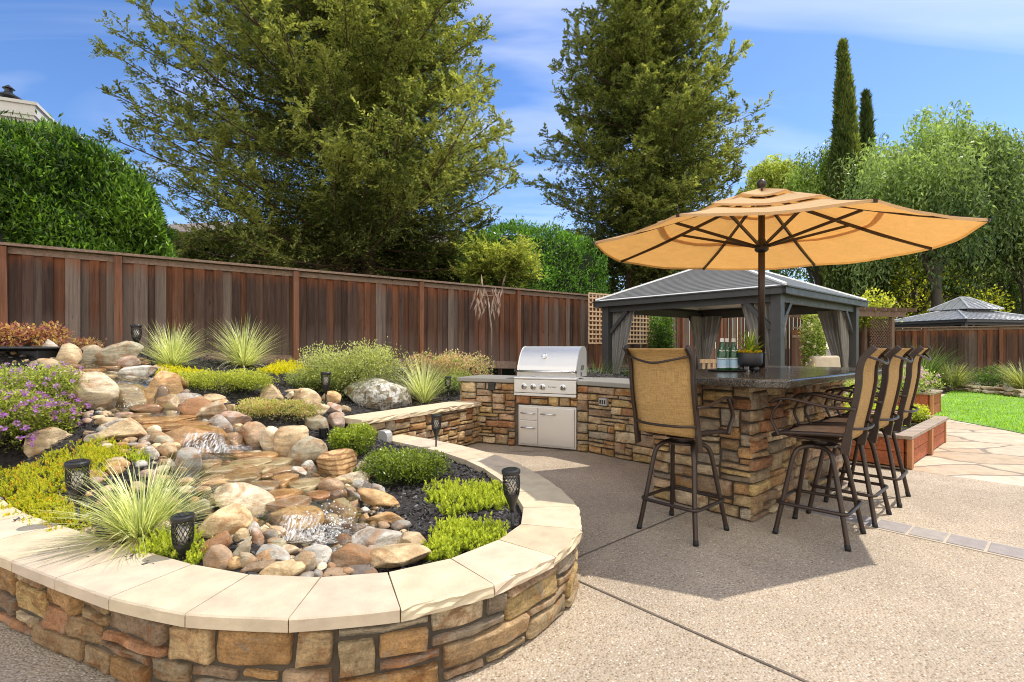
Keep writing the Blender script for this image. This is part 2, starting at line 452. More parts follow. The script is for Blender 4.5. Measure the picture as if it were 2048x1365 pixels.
# ------------------------------------------------------------------ garden frame: u runs along the bar, v across it
TH = R(42)
U = np.array([math.cos(TH), math.sin(TH)]); Vv = np.array([-math.sin(TH), math.cos(TH)])
C0 = np.array([1.815, 3.86])                     # front corner of the bar
def UV(u, v): p = C0 + U * u + Vv * v; return (p[0], p[1])

# ------------------------------------------------------------------ raised bed: soil surface from surveyed spots (pixel, depth)
SPOTS = [(237, 697, 7.45), (430, 722, 8.2), (591, 735, 8.8), (841, 741, 10.1), (1000, 757, 11.2), (-150, 690, 6.5), (0, 690, 6.7), (60, 703, 5.6), (150, 722, 5.9), (300, 740, 6.2),
 (210, 745, 5.7), (250, 768, 5.2), (250, 825, 5.1), (330, 840, 4.75), (395, 856, 4.45), (430, 905, 4.25), (540, 960, 3.5), (600, 1000, 3.1), (640, 1085, 2.8), (600, 1150, 2.28),
 (180, 800, 4.9), (100, 780, 4.7), (30, 770, 4.6), (100, 870, 3.9), (0, 870, 3.6), (240, 870, 4.1), (300, 900, 3.75), (380, 940, 3.5), (100, 950, 3.2), (0, 960, 3.0), (290, 1060, 2.65),
 (100, 1035, 2.75), (420, 1050, 2.7), (480, 1110, 2.4), (340, 775, 5.3), (450, 770, 6.0), (560, 745, 7.5), (480, 735, 7.4), (660, 780, 7.0), (620, 800, 6.2), (500, 830, 5.1), (560, 850, 5.0),
 (460, 850, 4.7), (640, 860, 5.2), (560, 900, 4.3), (700, 890, 4.9), (820, 950, 4.05), (760, 1000, 3.4), (690, 960, 3.8), (900, 1000, 3.35), (930, 1080, 2.72), (760, 1080, 2.75), (1000, 1030, 3.1),
 (750, 825, 6.6), (850, 800, 7.6), (900, 768, 9.0), (780, 760, 8.5), (1185, 745, 8.6), (1240, 742, 12.0), (-300, 900, 3.3), (-400, 760, 4.5)]
_S = np.array([P(*s) for s in SPOTS])
_d = np.linalg.norm(_S[:, None, :2] - _S[None, :, :2], axis=2)
_n = len(_S)
_A = np.zeros((_n + 3, _n + 3)); _A[:_n, :_n] = _d - np.eye(_n) * .06
_A[:_n, _n] = 1; _A[:_n, _n + 1:] = _S[:, :2]; _A[_n:, :_n] = _A[:_n, _n:].T
_w = np.linalg.solve(_A, np.concatenate([_S[:, 2], [0, 0, 0]]))
def T_exact(xy):
    xy = np.atleast_2d(np.asarray(xy, float))
    d = np.linalg.norm(xy[:, None, :] - _S[None, :, :2], axis=2)
    z = d @ _w[:_n] + _w[_n] + xy @ _w[_n + 1:]
    if CAPLINE is not None:                      # the soil is held back below the top of the cap stones
        for i in range(0, len(xy), 8000):
            e = np.linalg.norm(xy[i:i + 8000, None, :] - CAPLINE[None], axis=2).min(1)
            z[i:i + 8000] = np.minimum(z[i:i + 8000], .295 + np.maximum(0, e - .03) * .62)
    return z
CAPLINE = None
def bake_T():
    gx = np.arange(-8, 7.01, .04); gy = np.arange(1.4, 16.01, .04)
    X, Y = np.meshgrid(gx, gy); Z = np.concatenate([T_exact(q) for q in np.array_split(np.stack([X.ravel(), Y.ravel()], 1), 60)]).reshape(X.shape)
    def f(xy):
        xy = np.atleast_2d(np.asarray(xy, float)); a = np.clip((xy[:, 0] + 8) / .04, 0, len(gx) - 1.001); b = np.clip((xy[:, 1] - 1.4) / .04, 0, len(gy) - 1.001)
        i, j = a.astype(int), b.astype(int); u, v = a - i, b - j
        return Z[j, i] * (1 - u) * (1 - v) + Z[j, i + 1] * u * (1 - v) + Z[j + 1, i] * (1 - u) * v + Z[j + 1, i + 1] * u * v
    return f
def hit(px, py, up=0.0, d0=1.8, d1=12.5):
    """first point of the bed seen at a pixel"""
    D = np.arange(d0, d1, .01)
    x = (px - 1024) / F * D; z = CH - (py - HY) / F * D
    t = T(np.stack([x, D], 1)) + up
    k = np.nonzero(z <= t)[0]
    i = k[0] if len(k) else len(D) - 1
    return np.array([x[i], D[i], z[i]])

# ------------------------------------------------------------------ curved planter line (outer edge of the cap)
OUT = [(-4.2, 3.6), (-3.2, 2.82), (-2.423, 2.40), (-1.668, 2.03), (-1.277, 1.88), (-.885, 1.825), (-.504, 1.865), (-.156, 2.03), (.105, 2.265), (.315, 2.565), (.398, 2.90), (.378, 3.30), (.262, 3.75), (.03, 4.32), (-.30, 4.83), (-.76, 5.31), (-1.22, 5.70)]
OUTC = np.array(arc(OUT, 14))
def offset(line, d):
    t = np.gradient(line, axis=0); t /= np.linalg.norm(t, axis=1)[:, None]
    n = np.stack([t[:, 1], -t[:, 0]], 1)         # right-hand side of the walk = outside
    return line - n * d
WALL = offset(OUTC, .05); INN = offset(OUTC, .33); MID = offset(OUTC, .17)
CAPLINE = np.concatenate([INN[::3], offset(OUTC, .2)[::3]])
T = bake_T()

SW_A, SW_B = np.array([-1.56, 5.36]), np.array([-.437, 7.11])       # seat wall front line
sd = (SW_B - SW_A) / np.linalg.norm(SW_B - SW_A); sn = np.array([sd[1], -sd[0]])
GB = np.array([.96, 6.42]); g1 = np.array([math.cos(R(155)), math.sin(R(155))]); gn = np.array([.4226, .906])
GL = GB + g1 * 1.852                                               # left end of the grill counter
FX0, FX1 = np.array([-6.79, 6.79]), np.array([11.8, 19.6])         # fence line
def fence_pt(px):
    k = (px - 1024) / 1024; D = 11.468 / (1 - .689 * k); return np.array([k * D, D])

# ------------------------------------------------------------------ ground sheets
def sheet(name, poly, z, mat, kind='structure'):
    o = mesh_from(name, [(p[0], p[1], z) for p in poly], [tuple(range(len(poly)))], mat)
    return tag(o, kind=kind)
sheet('ground', [(-400, -60), (400, -60), (400, 500), (-400, 500)], -.03, MAT['earth'])
sheet('patio', [(-8, -3), (9, -3), (9, 0.6), UV(2.93, -4.2), UV(2.93, 4.0), (1.2, 12), (-3, 9), (-8, 6)], 0, MAT['agg'])
sheet('flagstone_path', [UV(2.936, -9), (13, -3), (13, 9), (12, 16.2), (8, 17), (2, 12), UV(2.936, 4.0)], -.004, MAT['flag'])
LAWN = [(7.2, 4.0), (7.55, 6.2), (7.80, 7.79), (7.93, 8.46), (8.0, 9.26), (8.35, 10.6), (9.2, 11.6), (11.0, 13.2), (13.2, 15.4), (13.9, 15.3), (13.2, 13.6), (14.2, 12.6), (22, 9.5), (22, 4)]
sheet('lawn', LAWN, .004, MAT['turf'])
# control joints in the concrete, flush strips
def strip(name, a, b, w, z, mat):
    a, b = np.array(a), np.array(b); d = (b - a) / np.linalg.norm(b - a); n = np.array([-d[1], d[0]]) * w / 2
    return sheet(name, [a - n, b - n, b + n, a + n], z, mat)
j0 = G(1155, 1162)[:2]; strip('control_joint', j0 + Vv * .4, j0 - Vv * 3.2, .014, .004, MAT['crack'])
j1 = G(1155, 1116)[:2]; strip('control_joint', j1 - U * .3, j1 + U * 1.7, .012, .004, MAT['crack'])
j2 = G(1100, 905)[:2]; strip('control_joint', j2 - np.array([.5, -.02]), j2 + np.array([.7, .14]), .012, .004, MAT['crack'])
# paver band set into the concrete: pale grout bed with grey pavers, one course
pv = G(1745.7, 1056)[:2]
band = thing('paver_band', 'single row of grey rectangular pavers set flush across the patio', 'paver band', (pv[0], pv[1], 0))
for k in range(-7, 10):
    a = pv - Vv * (.205 * k) + U * .012
    cl = random.choice([(.30, .265, .25), (.34, .30, .27), (.27, .25, .25), (.36, .31, .265)])
    q = [a + Vv * .0, a - Vv * .188, a - Vv * .188 + U * .225, a + U * .225]
    MB().prism([(float(p[0]), float(p[1])) for p in q], -.03, .010, cl).build('paver', MAT['paver'], band, True, bevel=.004)
mb = MB(); a, b = pv + Vv * 1.5, pv - Vv * 2.0
mb.prism([tuple(a - U * .012), tuple(b - U * .012), tuple(b + U * .262), tuple(a + U * .262)], -.03, .005)
mb.build('grout', MAT['joint'], band, True)

# ------------------------------------------------------------------ planted slope
def inside(pts, poly):
    x, y = pts[:, 0], pts[:, 1]; r = np.zeros(len(pts), bool); n = len(poly)
    for i in range(n):
        a, b = poly[i], poly[(i + 1) % n]
        c = ((a[1] > y) != (b[1] > y)) & (x < (b[0] - a[0]) * (y - a[1]) / (b[1] - a[1] + 1e-12) + a[0])
        r ^= c
    return r
swm = lambda t, d: SW_A + sd * t - sn * d
BED = [tuple(p) for p in MID[3:]] + [tuple(swm(.25, .2)), tuple(swm(2.3, .2)), tuple(GL + gn * .25), tuple(GB + gn * .3), (1.75, 6.6), (2.6, 7.6), (3.0, 9.5), (5.2, 14.6), tuple(FX0 + (FX1 - FX0) * .7), tuple(FX0), (-7.5, 6.0)]
gx, gy = np.meshgrid(np.arange(-7.2, 6.0, .06), np.arange(1.7, 15.5, .06))
gp = np.stack([gx.ravel(), gy.ravel()], 1)
inn = inside(gp, BED)
gz = T(gp) + .018 * wob(np.c_[gp, gp[:, :1] * 0], 3, 5)
ny_, nx_ = gx.shape
ok = inn.reshape(ny_, nx_)
idx = np.arange(ny_ * nx_).reshape(ny_, nx_)
cell = ok[:-1, :-1] & ok[1:, :-1] & ok[:-1, 1:] & ok[1:, 1:]
Q = np.stack([idx[:-1, :-1][cell], idx[:-1, 1:][cell], idx[1:, 1:][cell], idx[1:, :-1][cell]], 1)
used = np.unique(Q); remap = np.zeros(ny_ * nx_, int); remap[used] = np.arange(len(used))
tag(mesh_from('planting_slope', np.c_[gp, gz][used], remap[Q], MAT['soil'], smooth=True), kind='structure')

# stream course (pixel, depth, half width)
STREAM = [(70, 712, 5.65, .22), (150, 732, 5.78, .24), (205, 746, 5.65, .30), (245, 764, 5.25, .27), (250, 826, 5.08, .26), (330, 842, 4.72, .30), (392, 858, 4.44, .33), (430, 905, 4.22, .36), (480, 935, 3.8, .45), (545, 962, 3.5, .50), (600, 1003, 3.08, .36), (640, 1075, 2.84, .26), (655, 1110, 2.66, .30)]
SC = np.array(arc([np.append(P(a, b, c), d) for a, b, c, d in STREAM], 9))
def stream_dist(xy):
    d = np.linalg.norm(np.atleast_2d(xy)[:, None, :] - SC[None, :, :2], axis=2)
    i = d.argmin(1); return d[np.arange(len(d)), i] / SC[i, 3]

# bark chips over the soil, too many to count
cand = np.stack([rng.uniform(-7, 3.2, 190000), rng.uniform(1.9, 13, 190000)], 1)
cand = cand[inside(cand, BED)]
keep = (stream_dist(cand) > 1.15) & (rng.random(len(cand)) < np.clip(9.0 / cand[:, 1] ** 1.25, 0, 1))
cand = cand[keep]
n = len(cand)
cz = T(cand) + .018 * wob(np.c_[cand, cand[:, :1] * 0], 3, 5) + rng.uniform(.004, .02, n)
az = rng.uniform(0, 6.28, n); el = rng.normal(0, .35, n)
dv = np.stack([np.cos(az) * np.cos(el), np.sin(az) * np.cos(el), np.sin(el)], 1)
sv = np.stack([-np.sin(az), np.cos(az), rng.normal(0, .5, n)], 1)
L = rng.uniform(.014, .038, n)[:, None]; W = rng.uniform(.0028, .0075, n)[:, None]
c3 = np.c_[cand, cz]
CH4 = np.stack([c3 - dv * L / 2 - sv * W * .6, c3 + dv * L / 2 - sv * W, c3 + dv * L / 2 + sv * W * .5, c3 - dv * L / 2 + sv * W], 1)
tone = rng.choice([.018, .032, .05, .085, .15], n, p=[.25, .3, .25, .15, .05])[:, None] * np.array([1, .93, .92])
tag(mesh_from('bark_mulch', CH4.reshape(-1, 3), np.arange(n * 4).reshape(-1, 4), MAT['chip'], cols=np.repeat(tone, 4, 0)), kind='stuff')

# ------------------------------------------------------------------ stone veneer
TONES = [(.50, .33, .15), (.56, .40, .205), (.43, .265, .12), (.52, .27, .085), (.37, .145, .05), (.45, .32, .18), (.34, .26, .18), (.60, .45, .27), (.50, .32, .18), (.31, .195, .115), (.56, .37, .13), (.43, .355, .255)]
def ashlar(L, H, seed, cu=.05, ru=.047, wr=(3, 8), hr=(1, 3), hp=(.36, .54, .10)):
    r = random.Random(seed)
    nc, nr = max(1, round(L / cu)), max(1, round(H / ru)); cu, ru = L / nc, H / nr
    occ = [[False] * nc for _ in range(nr)]; out = []
    for j in range(nr):
        for i in range(nc):
            if occ[j][i]: continue
            h = min(r.choices([1, 2, 3], hp)[0], nr - j, hr[1]); h = max(h, min(hr[0], nr - j))
            if nr - j - h == 1 and r.random() < .7: h = nr - j if nr - j <= 3 else h
            w = 0; want = r.randint(*wr) if h < 3 else r.randint(3, 6)
            while w < want and i + w < nc and not occ[j][i + w]: w += 1
            k = i + w
            if k < nc and not occ[j][k] and (k + 1 >= nc or occ[j][k + 1]): w += 1
            if w >= 2 or True:
                for b in range(h):
                    for a in range(w): occ[j + b][i + a] = True
                out.append((i * cu, j * ru, w * cu, h * ru))
    return out

TONES = [tuple(.80 * np.array(c) + .20 * np.array((.52, .43, .30))) for c in TONES]
def facing(line, z0, H, parent, seed, dense=1, depth=(.022, .05), s0=None, s1=None, gap=.009, wr=(3, 8), flip=False, sc=1.0):
    """stones laid along a polyline; returns one mesh"""
    line = np.asarray(line, float); seg = np.linalg.norm(np.diff(line, axis=0), axis=1); cum = np.r_[0, np.cumsum(seg)]
    s0 = 0 if s0 is None else s0; s1 = cum[-1] if s1 is None else s1
    tg = np.gradient(line, axis=0); tg /= np.linalg.norm(tg, axis=1)[:, None]
    nr = np.stack([tg[:, 1], -tg[:, 0]], 1) * (-1 if flip else 1)
    A = np.array([-1, -.985, -.93, -.78, -.4, 0, .4, .78, .93, .985, 1]) if dense == 1 else np.array([-1, -.97, -.8, -.27, .27, .8, .97, 1])
    k = len(A); aa, bb = np.meshgrid(A, A); aa, bb = aa.ravel(), bb.ravel()
    gi = np.arange(k * k).reshape(k, k)
    Fq = np.stack([gi[:-1, :-1].ravel(), gi[:-1, 1:].ravel(), gi[1:, 1:].ravel(), gi[1:, :-1].ravel()], 1)
    if flip: Fq = Fq[:, ::-1]
    VV, FF, CC = [], [], []
    r = np.random.default_rng(seed)
    for i, (a, b, w, h) in enumerate(ashlar(s1 - s0, H, seed, cu=.05 * sc, ru=.047 * sc, wr=wr)):
        w2, h2 = w / 2 - gap * r.uniform(.55, 1.1), h / 2 - gap * r.uniform(.55, 1.0)
        cs, cz = s0 + a + w / 2, z0 + b + h / 2
        # rounded, slightly skewed outline
        rad = min(w2, h2) * r.uniform(.08, .32)
        ss, zz = aa * w2, bb * h2
        dx = np.maximum(np.abs(ss) - (w2 - rad), 0); dz = np.maximum(np.abs(zz) - (h2 - rad), 0)
        dd = np.hypot(dx, dz); f = np.where(dd > rad, rad / np.maximum(dd, 1e-9), 1)
        ss = np.sign(ss) * (np.minimum(np.abs(ss), w2 - rad) + dx * f); zz = np.sign(zz) * (np.minimum(np.abs(zz), h2 - rad) + dz * f)
        p3 = np.c_[ss + cs, zz + cz, np.full(len(ss), float(i))]
        ss = ss + .007 * wob(p3, seed, 16, 3); zz = zz + .0065 * wob(p3, seed + 1, 16, 3) + ss * r.normal(0, .014)
        e = np.maximum(np.abs(aa), np.abs(bb))
        dm = r.uniform(*depth)
        prof = np.select([e > .995, e > .95, e > .9, e > .7], [-.25, .62, .92, 1.0], 1.0)
        d = dm * prof + (e < .95) * (.0085 * wob(p3, seed + 2, 22, 4) + aa * r.normal(0, .007) + bb * r.normal(0, .006))
        s_ = np.clip(ss + cs, -.2, cum[-1] + .2); z_ = zz + cz
        ex = np.where(s_ < 0, s_, np.where(s_ > cum[-1], s_ - cum[-1], 0))
        X = np.interp(s_, cum, line[:, 0]); Y = np.interp(s_, cum, line[:, 1])
        nX = np.interp(s_, cum, nr[:, 0]); nY = np.interp(s_, cum, nr[:, 1])
        tX = np.interp(s_, cum, tg[:, 0]); tY = np.interp(s_, cum, tg[:, 1])
        FF.append(Fq + len(VV) * k * k)
        VV.append(np.c_[X + nX * d + tX * ex, Y + nY * d + tY * ex, z_])
        c = np.array(TONES[r.integers(len(TONES))]) * r.uniform(.85, 1.38)
        CC.append(np.tile(c, (k * k, 1)))
    return mesh_from('stone_facing', np.concatenate(VV), np.concatenate(FF), MAT['ledge'], parent, True, True, np.concatenate(CC))

def core(name, poly, z0, z1, parent, mat='mortar'):
    return MB().prism([tuple(map(float, p)) for p in poly], z0, z1).build(name, MAT[mat], parent, True)

def slabs(outer, inner, z0, z1, parent, step, rough=.006, seed=1, gap=.0038):
    """cap stones between two parallel lines, each its own mesh"""
    so = np.r_[0, np.cumsum(np.linalg.norm(np.diff(outer, axis=0), axis=1))]
    n = max(1, round(so[-1] / step)); r = np.random.default_rng(seed)
    for i in range(n):
        sa, sb = so[-1] * i / n, so[-1] * (i + 1) / n
        m = 9
        t = np.linspace(0, 1, m)
        fa = np.interp([sa, sb], so, np.arange(len(so)))
        pt = lambda ln, q: np.array([np.interp(q, np.arange(len(ln)), ln[:, 0]), np.interp(q, np.arange(len(ln)), ln[:, 1])])
        o0, o1, i0, i1 = pt(outer, fa[0]), pt(outer, fa[1]), pt(inner, fa[0]), pt(inner, fa[1])
        w = np.linalg.norm(o1 - o0); g = gap / w
        o0, o1 = o0 + (o1 - o0) * g, o1 - (o1 - o0) * g
        wi = max(.01, np.linalg.norm(i1 - i0)); g = gap / wi
        i0, i1 = i0 + (i1 - i0) * g, i1 - (i1 - i0) * g
        nrm = (o0 + o1 - i0 - i1); nrm /= np.linalg.norm(nrm)
        bow = np.array([pt(outer, fa[0] + (fa[1] - fa[0]) * q) for q in t]) - (o0 + (o1 - o0) * t[:, None])
        oo = o0 + (o1 - o0) * t[:, None] + bow * .35; ii = i0 + (i1 - i0) * t[:, None]
        zs = [z0, z0 + (z1 - z0) * .33, z0 + (z1 - z0) * .66, z1 - .006, z1]
        V = []; Fc = []
        ins = [0, 0, 0, 0, .006]
        for kz, z in enumerate(zs):
            jit = rough * (.15 if seed == 5 and i < n * .42 else 1.5 if seed == 5 else 1) * r.normal(size=m) * (1 if 0 < kz < 4 else .6)
            ro = oo + nrm * (jit - ins[kz])[:, None]
            V += [(p[0], p[1], z) for p in ro]
        nz = len(zs)
        for kz in range(nz - 1):
            for k in range(m - 1): Fc.append((kz * m + k, kz * m + k + 1, (kz + 1) * m + k + 1, (kz + 1) * m + k))
        b = len(V)
        V += [(p[0], p[1], z1) for p in ii] + [(p[0], p[1], z0) for p in ii]
        top = (nz - 1) * m
        for k in range(m - 1):
            Fc.append((top + k, top + k + 1, b + k + 1, b + k)); Fc.append((b + k, b + k + 1, b + m + k + 1, b + m + k)); Fc.append((b + m + k, b + m + k + 1, k + 1, k))
        Fc.append((0, m, 2 * m, 3 * m, 4 * m, b, b + m))
        Fc.append((m - 1, b + m + m - 1, b + m - 1, 5 * m - 1, 4 * m - 1, 3 * m - 1, 2 * m - 1))
        c = np.array((.60, .50, .355)) * r.uniform(.88, 1.08) * np.array([1, r.uniform(.975, 1.01), r.uniform(.92, 1.06)])
        mesh_from('capstone', V, Fc, MAT['lime'], parent, True, False, np.tile(c, (len(V), 1)))

# curved planter wall
pw = thing('planter_wall', 'low curved planter wall of tan ledgestone under a cream limestone cap', 'planter wall', (-.89, 1.9, 0))
poly = list(WALL[2:]) + list(offset(OUTC, .28)[2:][::-1])
core('mortar_core', poly, 0, .30, pw)
lnw = WALL[10:]
facing(lnw, .006, .292, pw, 11, 1, (.014, .032), wr=(4, 8), sc=.98, gap=.0125)
slabs(OUTC[8:], INN[8:], .302, .352, pw, .385, .0035, 5)

# seat wall
sw = thing('seat_wall', 'straight taller seat wall with limestone cap running up to the grill counter', 'seat wall', (SW_A[0], SW_A[1], 0))
core('mortar_core', [SW_A - sn * .012, SW_B - sn * .012, SW_B - sn * .33, SW_A - sn * .33], 0, .513, sw)
facing(np.array([SW_A + sd * t for t in np.linspace(0, 2.08, 14)]) - sn * .012, .006, .505, sw, 23, 2, (.016, .036), sc=.92)
facing(np.array([SW_A - sn * t for t in np.linspace(.34, -.01, 8)]), .006, .505, sw, 24, 2, (.016, .036))
LA, LB = SW_A - sd * .06, SW_B - sd * .02
slabs(np.array([LA + sn * .05 + (LB - LA) * t for t in np.linspace(0, 1, 20)]), np.array([LA - sn * .34 + (LB - LA) * t for t in np.linspace(0, 1, 20)]), .515, .57, sw, .72, .006, 9)

# ------------------------------------------------------------------ grill counter
gc = thing('grill_counter', 'ledgestone barbecue counter with dark granite top holding the steel grill', 'outdoor kitchen counter', (GB[0], GB[1], 0))
B2 = np.array(UV(1.077, 2.474)); E2 = np.array(UV(1.077, .86))
dep = .72
gback = [GL + gn * dep, GB + gn * dep * 1.0 + np.array([.12, 0]), np.array(UV(1.80, 2.2)), np.array(UV(1.80, .86))]
ins = .012
core('mortar_core', [GL + gn * ins - g1 * .02, GB + gn * ins, E2 + U * ins] + gback[::-1], 0, .838, gc)
l1 = np.array([GL - g1 * 1.852 * t for t in np.linspace(0, 1, 20)])
cab0, cab1 = 1.852 - .965, 1.852 - .155          # opening for the doors, measured from the left end
facing(l1[:], .006, .83, gc, 31, 2, (.014, .034), s0=0, s1=1.852 - 1.01)
facing(l1[:], .006, .83, gc, 33, 2, (.014, .034), s0=1.852 - .150, s1=1.852)
facing(l1[:], .565, .125, gc, 34, 2, (.014, .034), s0=cab0 - .03, s1=cab1 + .02)
l2 = np.array([GB + (E2 - GB) * t for t in np.linspace(0, 1, 20)])
facing(l2, .006, .83, gc, 35, 2, (.014, .034))
facing(np.array([GL + gn * t for t in np.linspace(.7, 0, 10)]), .006, .83, gc, 36, 2, (.014, .034))
def gpt(t, d): return GB + g1 * t + gn * d        # along the first run, depth behind its face
tl = [gpt(1.90, -.035), gpt(1.012, -.035), gpt(1.012, .66), gpt(1.90, .74)]
tr = [gpt(.141, -.035), GB - gn * .035 + np.array([-.01, -.0]), np.array(UV(1.04, 2.46)), np.array(UV(1.04, .90)), np.array(UV(1.82, .90)), np.array(UV(1.82, 2.2)), GB + gn * .74 + np.array([.12, 0]), gpt(.141, .74)]
bk = [gpt(1.009, .56), gpt(.144, .56), gpt(.144, .74), gpt(1.009, .74)]
for q in (tl, tr, bk):
    MB().prism([tuple(map(float, p)) for p in q], .842, .90).build('countertop', MAT['granite_lit'], gc, True, bevel=.012, bseg=3)
RZ1 = math.atan2(-.4226, .906)
M1 = lambda t, d, z: (*map(float, gpt(t, d)), z)
def local_box(m, t0, t1, d0, d1, z0, z1, col=None):
    c = gpt((t0 + t1) / 2, (d0 + d1) / 2)
    return m.box((c[0], c[1], (z0 + z1) / 2), (abs(t1 - t0), abs(d1 - d0), z1 - z0), (0, 0, RZ1), col)
# steel access doors
fr = MB(); z0, z1 = .022, .555
local_box(fr, .158, .962, -.006, .05, z0, z1)
fo = fr.build('cabinet_frame', MAT['steel'], gc, True, bevel=.003)
def door(name, t0, t1, za, zb, hz):
    d = local_box(MB(), t0, t1, -.024, -.0065, za, zb).build(name, MAT['steel'], gc, True, bevel=.003)
    hc = (t0 + t1) / 2 if name == 'cabinet_drawer' else t1 - .14
    h = MB(); p = [M1(hc + .10, -.052, hz), M1(hc - .10, -.052, hz)]
    h.tube(p, .0085, 10)
    for s in (.085, -.085): h.tube([M1(hc + s, -.024, hz), M1(hc + s, -.052, hz)], .0065, 8)
    h.build('handle', MAT['chrome'], d, True, True)
door('cabinet_door', .182, .672, .046, .532, .455)
door('cabinet_drawer', .680, .938, .362, .532, .455)
door('cabinet_drawer', .680, .938, .046, .354, .265)
# outlets in the stone
ob = MB(); local_box(ob, 1.30, 1.40, -.05, .0, .735, .835)
ob.build('outlet_cover', MAT['black'], gc, True, bevel=.006)
oc = GB + (E2 - GB) * .165
ow = MB(); ow.box((oc[0] - .03, oc[1] - .033, .66), (.115, .05, .085), (0, 0, R(-48)))
w_ = ow.build('outlet_plate', MAT['greybox'], gc, True, bevel=.004)
ow = MB()
for s in (-.034, 0, .034): ow.box((oc[0] - .03 + s * math.cos(R(-48)) - .0185, oc[1] - .033 + s * math.sin(R(-48)) - .017, .66), (.02, .006, .05), (0, 0, R(-48)))
ow.build('outlet_slot', MAT['rubber'], w_, True)

# ------------------------------------------------------------------ grill (local: x right, y back)
gcn = gpt(.5765, 0)
gr = thing('gas_grill', 'stainless steel built in gas grill with closed rounded lid and four knobs', 'grill', (gcn[0], gcn[1], .69), RZ1)
m = MB(); m.box((0, .27, .115), (.846, .54, .20)); m.build('firebox', MAT['steel'], gr, bevel=.004)
m = MB(); m.prism([(-.43, -.05), (.43, -.05), (.43, -.002), (-.43, -.002)], .035, .205); pn = m.build('control_panel', MAT['steel'], gr, bevel=.006)
m = MB(); m.tube([(-.433, -.035, .226), (.433, -.035, .226)], .022, 14); m.box((0, .01, .226), (.866, .08, .03)); m.build('front_rail', MAT['steel'], gr, bevel=.003)
m = MB(); m.box((0, -.03, .012), (.86, .05, .034)); m.build('drip_tray', MAT['steel'], gr, bevel=.004)
m = MB(); m.box((0, -.012, .1), (.85, .03, .19)); m.build('shadow_gap', MAT['black'], gr)
prof = [(.03, .25), (.022, .31), (.03, .365), (.045, .395), (.085, .475), (.13, .55), (.18, .603), (.235, .632), (.30, .643), (.365, .635), (.41, .61), (.435, .57), (.44, .50), (.44, .25)]
n = len(prof); V = [(s, y, z) for s in (-.405, .405) for y, z in prof]
Fc = [(i, i + 1, n + i + 1, n + i) for i in range(n - 1)]
ld = mesh_from('lid', V, Fc, MAT['steel'], gr, smooth=True)
for s in (-.405, .405):
    cy, cz = .235, .42
    V2 = [(s, y, z) for y, z in prof] + [(s * 1.03, cy + (y - cy) * 1.03, cz + (z - cz) * 1.02) for y, z in prof]
    F2 = [(i, i + 1, n + i + 1, n + i) for i in range(n - 1)] + [tuple(n + i for i in range(n))]
    mesh_from('lid_end', V2, F2, MAT['steel'], ld)
m = MB()
for k in range(4): m.box((.4185, .20 + .035 * k, .36 + .006 * (k % 2)), (.004, .010, .07), (R(-28), 0, 0))
m.box((.4185, .20, .28), (.004, .035, .05)); m.build('vent_slot', MAT['black'], ld)
m = MB(); m.tube([(-.42, -.03, .315), (.42, -.03, .315)], .0135, 12)
for s in (-.39, .39): m.tube([(s, -.03, .315), (s, .03, .325)], .013, 10)
m.build('lid_handle', MAT['chrome'], gr, smooth=True)
for s in (-.424, .424): MB().tube([(s - .004, -.03, .315), (s + .004, -.03, .315)], .018, 14).build('handle_cap', MAT['charcoal'], gr, smooth=True)
ax = Vector((0, -math.cos(R(38)), math.sin(R(38)))); c = Vector((-.055, .098, .510))
m = MB(); m.tube([c - ax * .01, c + ax * .016, c + ax * .020], [.036, .036, .030], 22); th = m.build('thermometer', MAT['chrome'], gr, smooth=False)
m = MB(); m.tube([c + ax * .0201, c + ax * .0215], .024, 20); m.build('dial', MAT['white'], th)
for kx in (-.285, -.155, -.025, .255):
    m = MB(); m.tube([(kx, -.05, .115), (kx, -.058, .115), (kx, -.060, .115), (kx, -.085, .115), (kx, -.09, .115)], [.041, .041, .031, .027, .022], 22)
    kb = m.build('knob', MAT['chrome'], gr, bevel=.002)
    m = MB(); m.box((kx, -.092, .115), (.013, .014, .05)); m.build('grip', MAT['charcoal'], kb, bevel=.002)
m = MB()                                            # small dark scribbled badge
for i, (x, y, w, h, sl) in enumerate([(.065, 0, .014, .004, 0), (.06, .006, .004, .012, .2), (.08, .003, .013, .004, .3), (.085, -.004, .004, .012, .3), (.098, .002, .012, .004, -.2), (.110, 0, .004, .014, .3), (.122, -.003, .014, .004, 0), (.127, .003, .004, .012, .2), (.141, 0, .013, .004, .3), (.15, -.005, .004, .017, .3), (.162, .002, .012, .004, 0)]):
    m.box((x, -.0515, .118 + y), (w, .003, h), (0, sl, 0))
m.build('badge', MAT['rubber'], gr)

# ------------------------------------------------------------------ bar island
bi = thing('bar_island', 'ledgestone bar island with thick dark polished granite top under the parasol', 'bar', (C0[0], C0[1], 0))
LU, LVv = 2.22, .86
core('mortar_core', [UV(.012, .012), UV(LU, .012), UV(LU, LVv), UV(.012, LVv)], 0, 1.032, bi)
def lin(a, b, n=24): a, b = np.array(a), np.array(b); return np.array([a + (b - a) * t for t in np.linspace(0, 1, n)])
facing(lin(UV(.012, LVv), UV(.012, -.0)), .006, 1.02, bi, 41, 2, (.018, .045), wr=(3, 7))
facing(lin(UV(-.02, .012), UV(LU, .012), 40), .006, 1.02, bi, 45, 2, (.018, .045), wr=(3, 7))
facing(lin(UV(LU - .01, 0), UV(LU - .01, LVv)), .006, 1.02, bi, 43, 2, (.018, .045))
top = [UV(-.33, .87), UV(-.33, -.17), UV(-.17, -.33), UV(2.42, -.33), UV(2.55, -.2), UV(2.55, .9), UV(.2, .9), UV(-.2, .95)]
MB().prism(top, 1.036, 1.10).build('countertop', MAT['granite'], bi, True, bevel=.018, bseg=4)
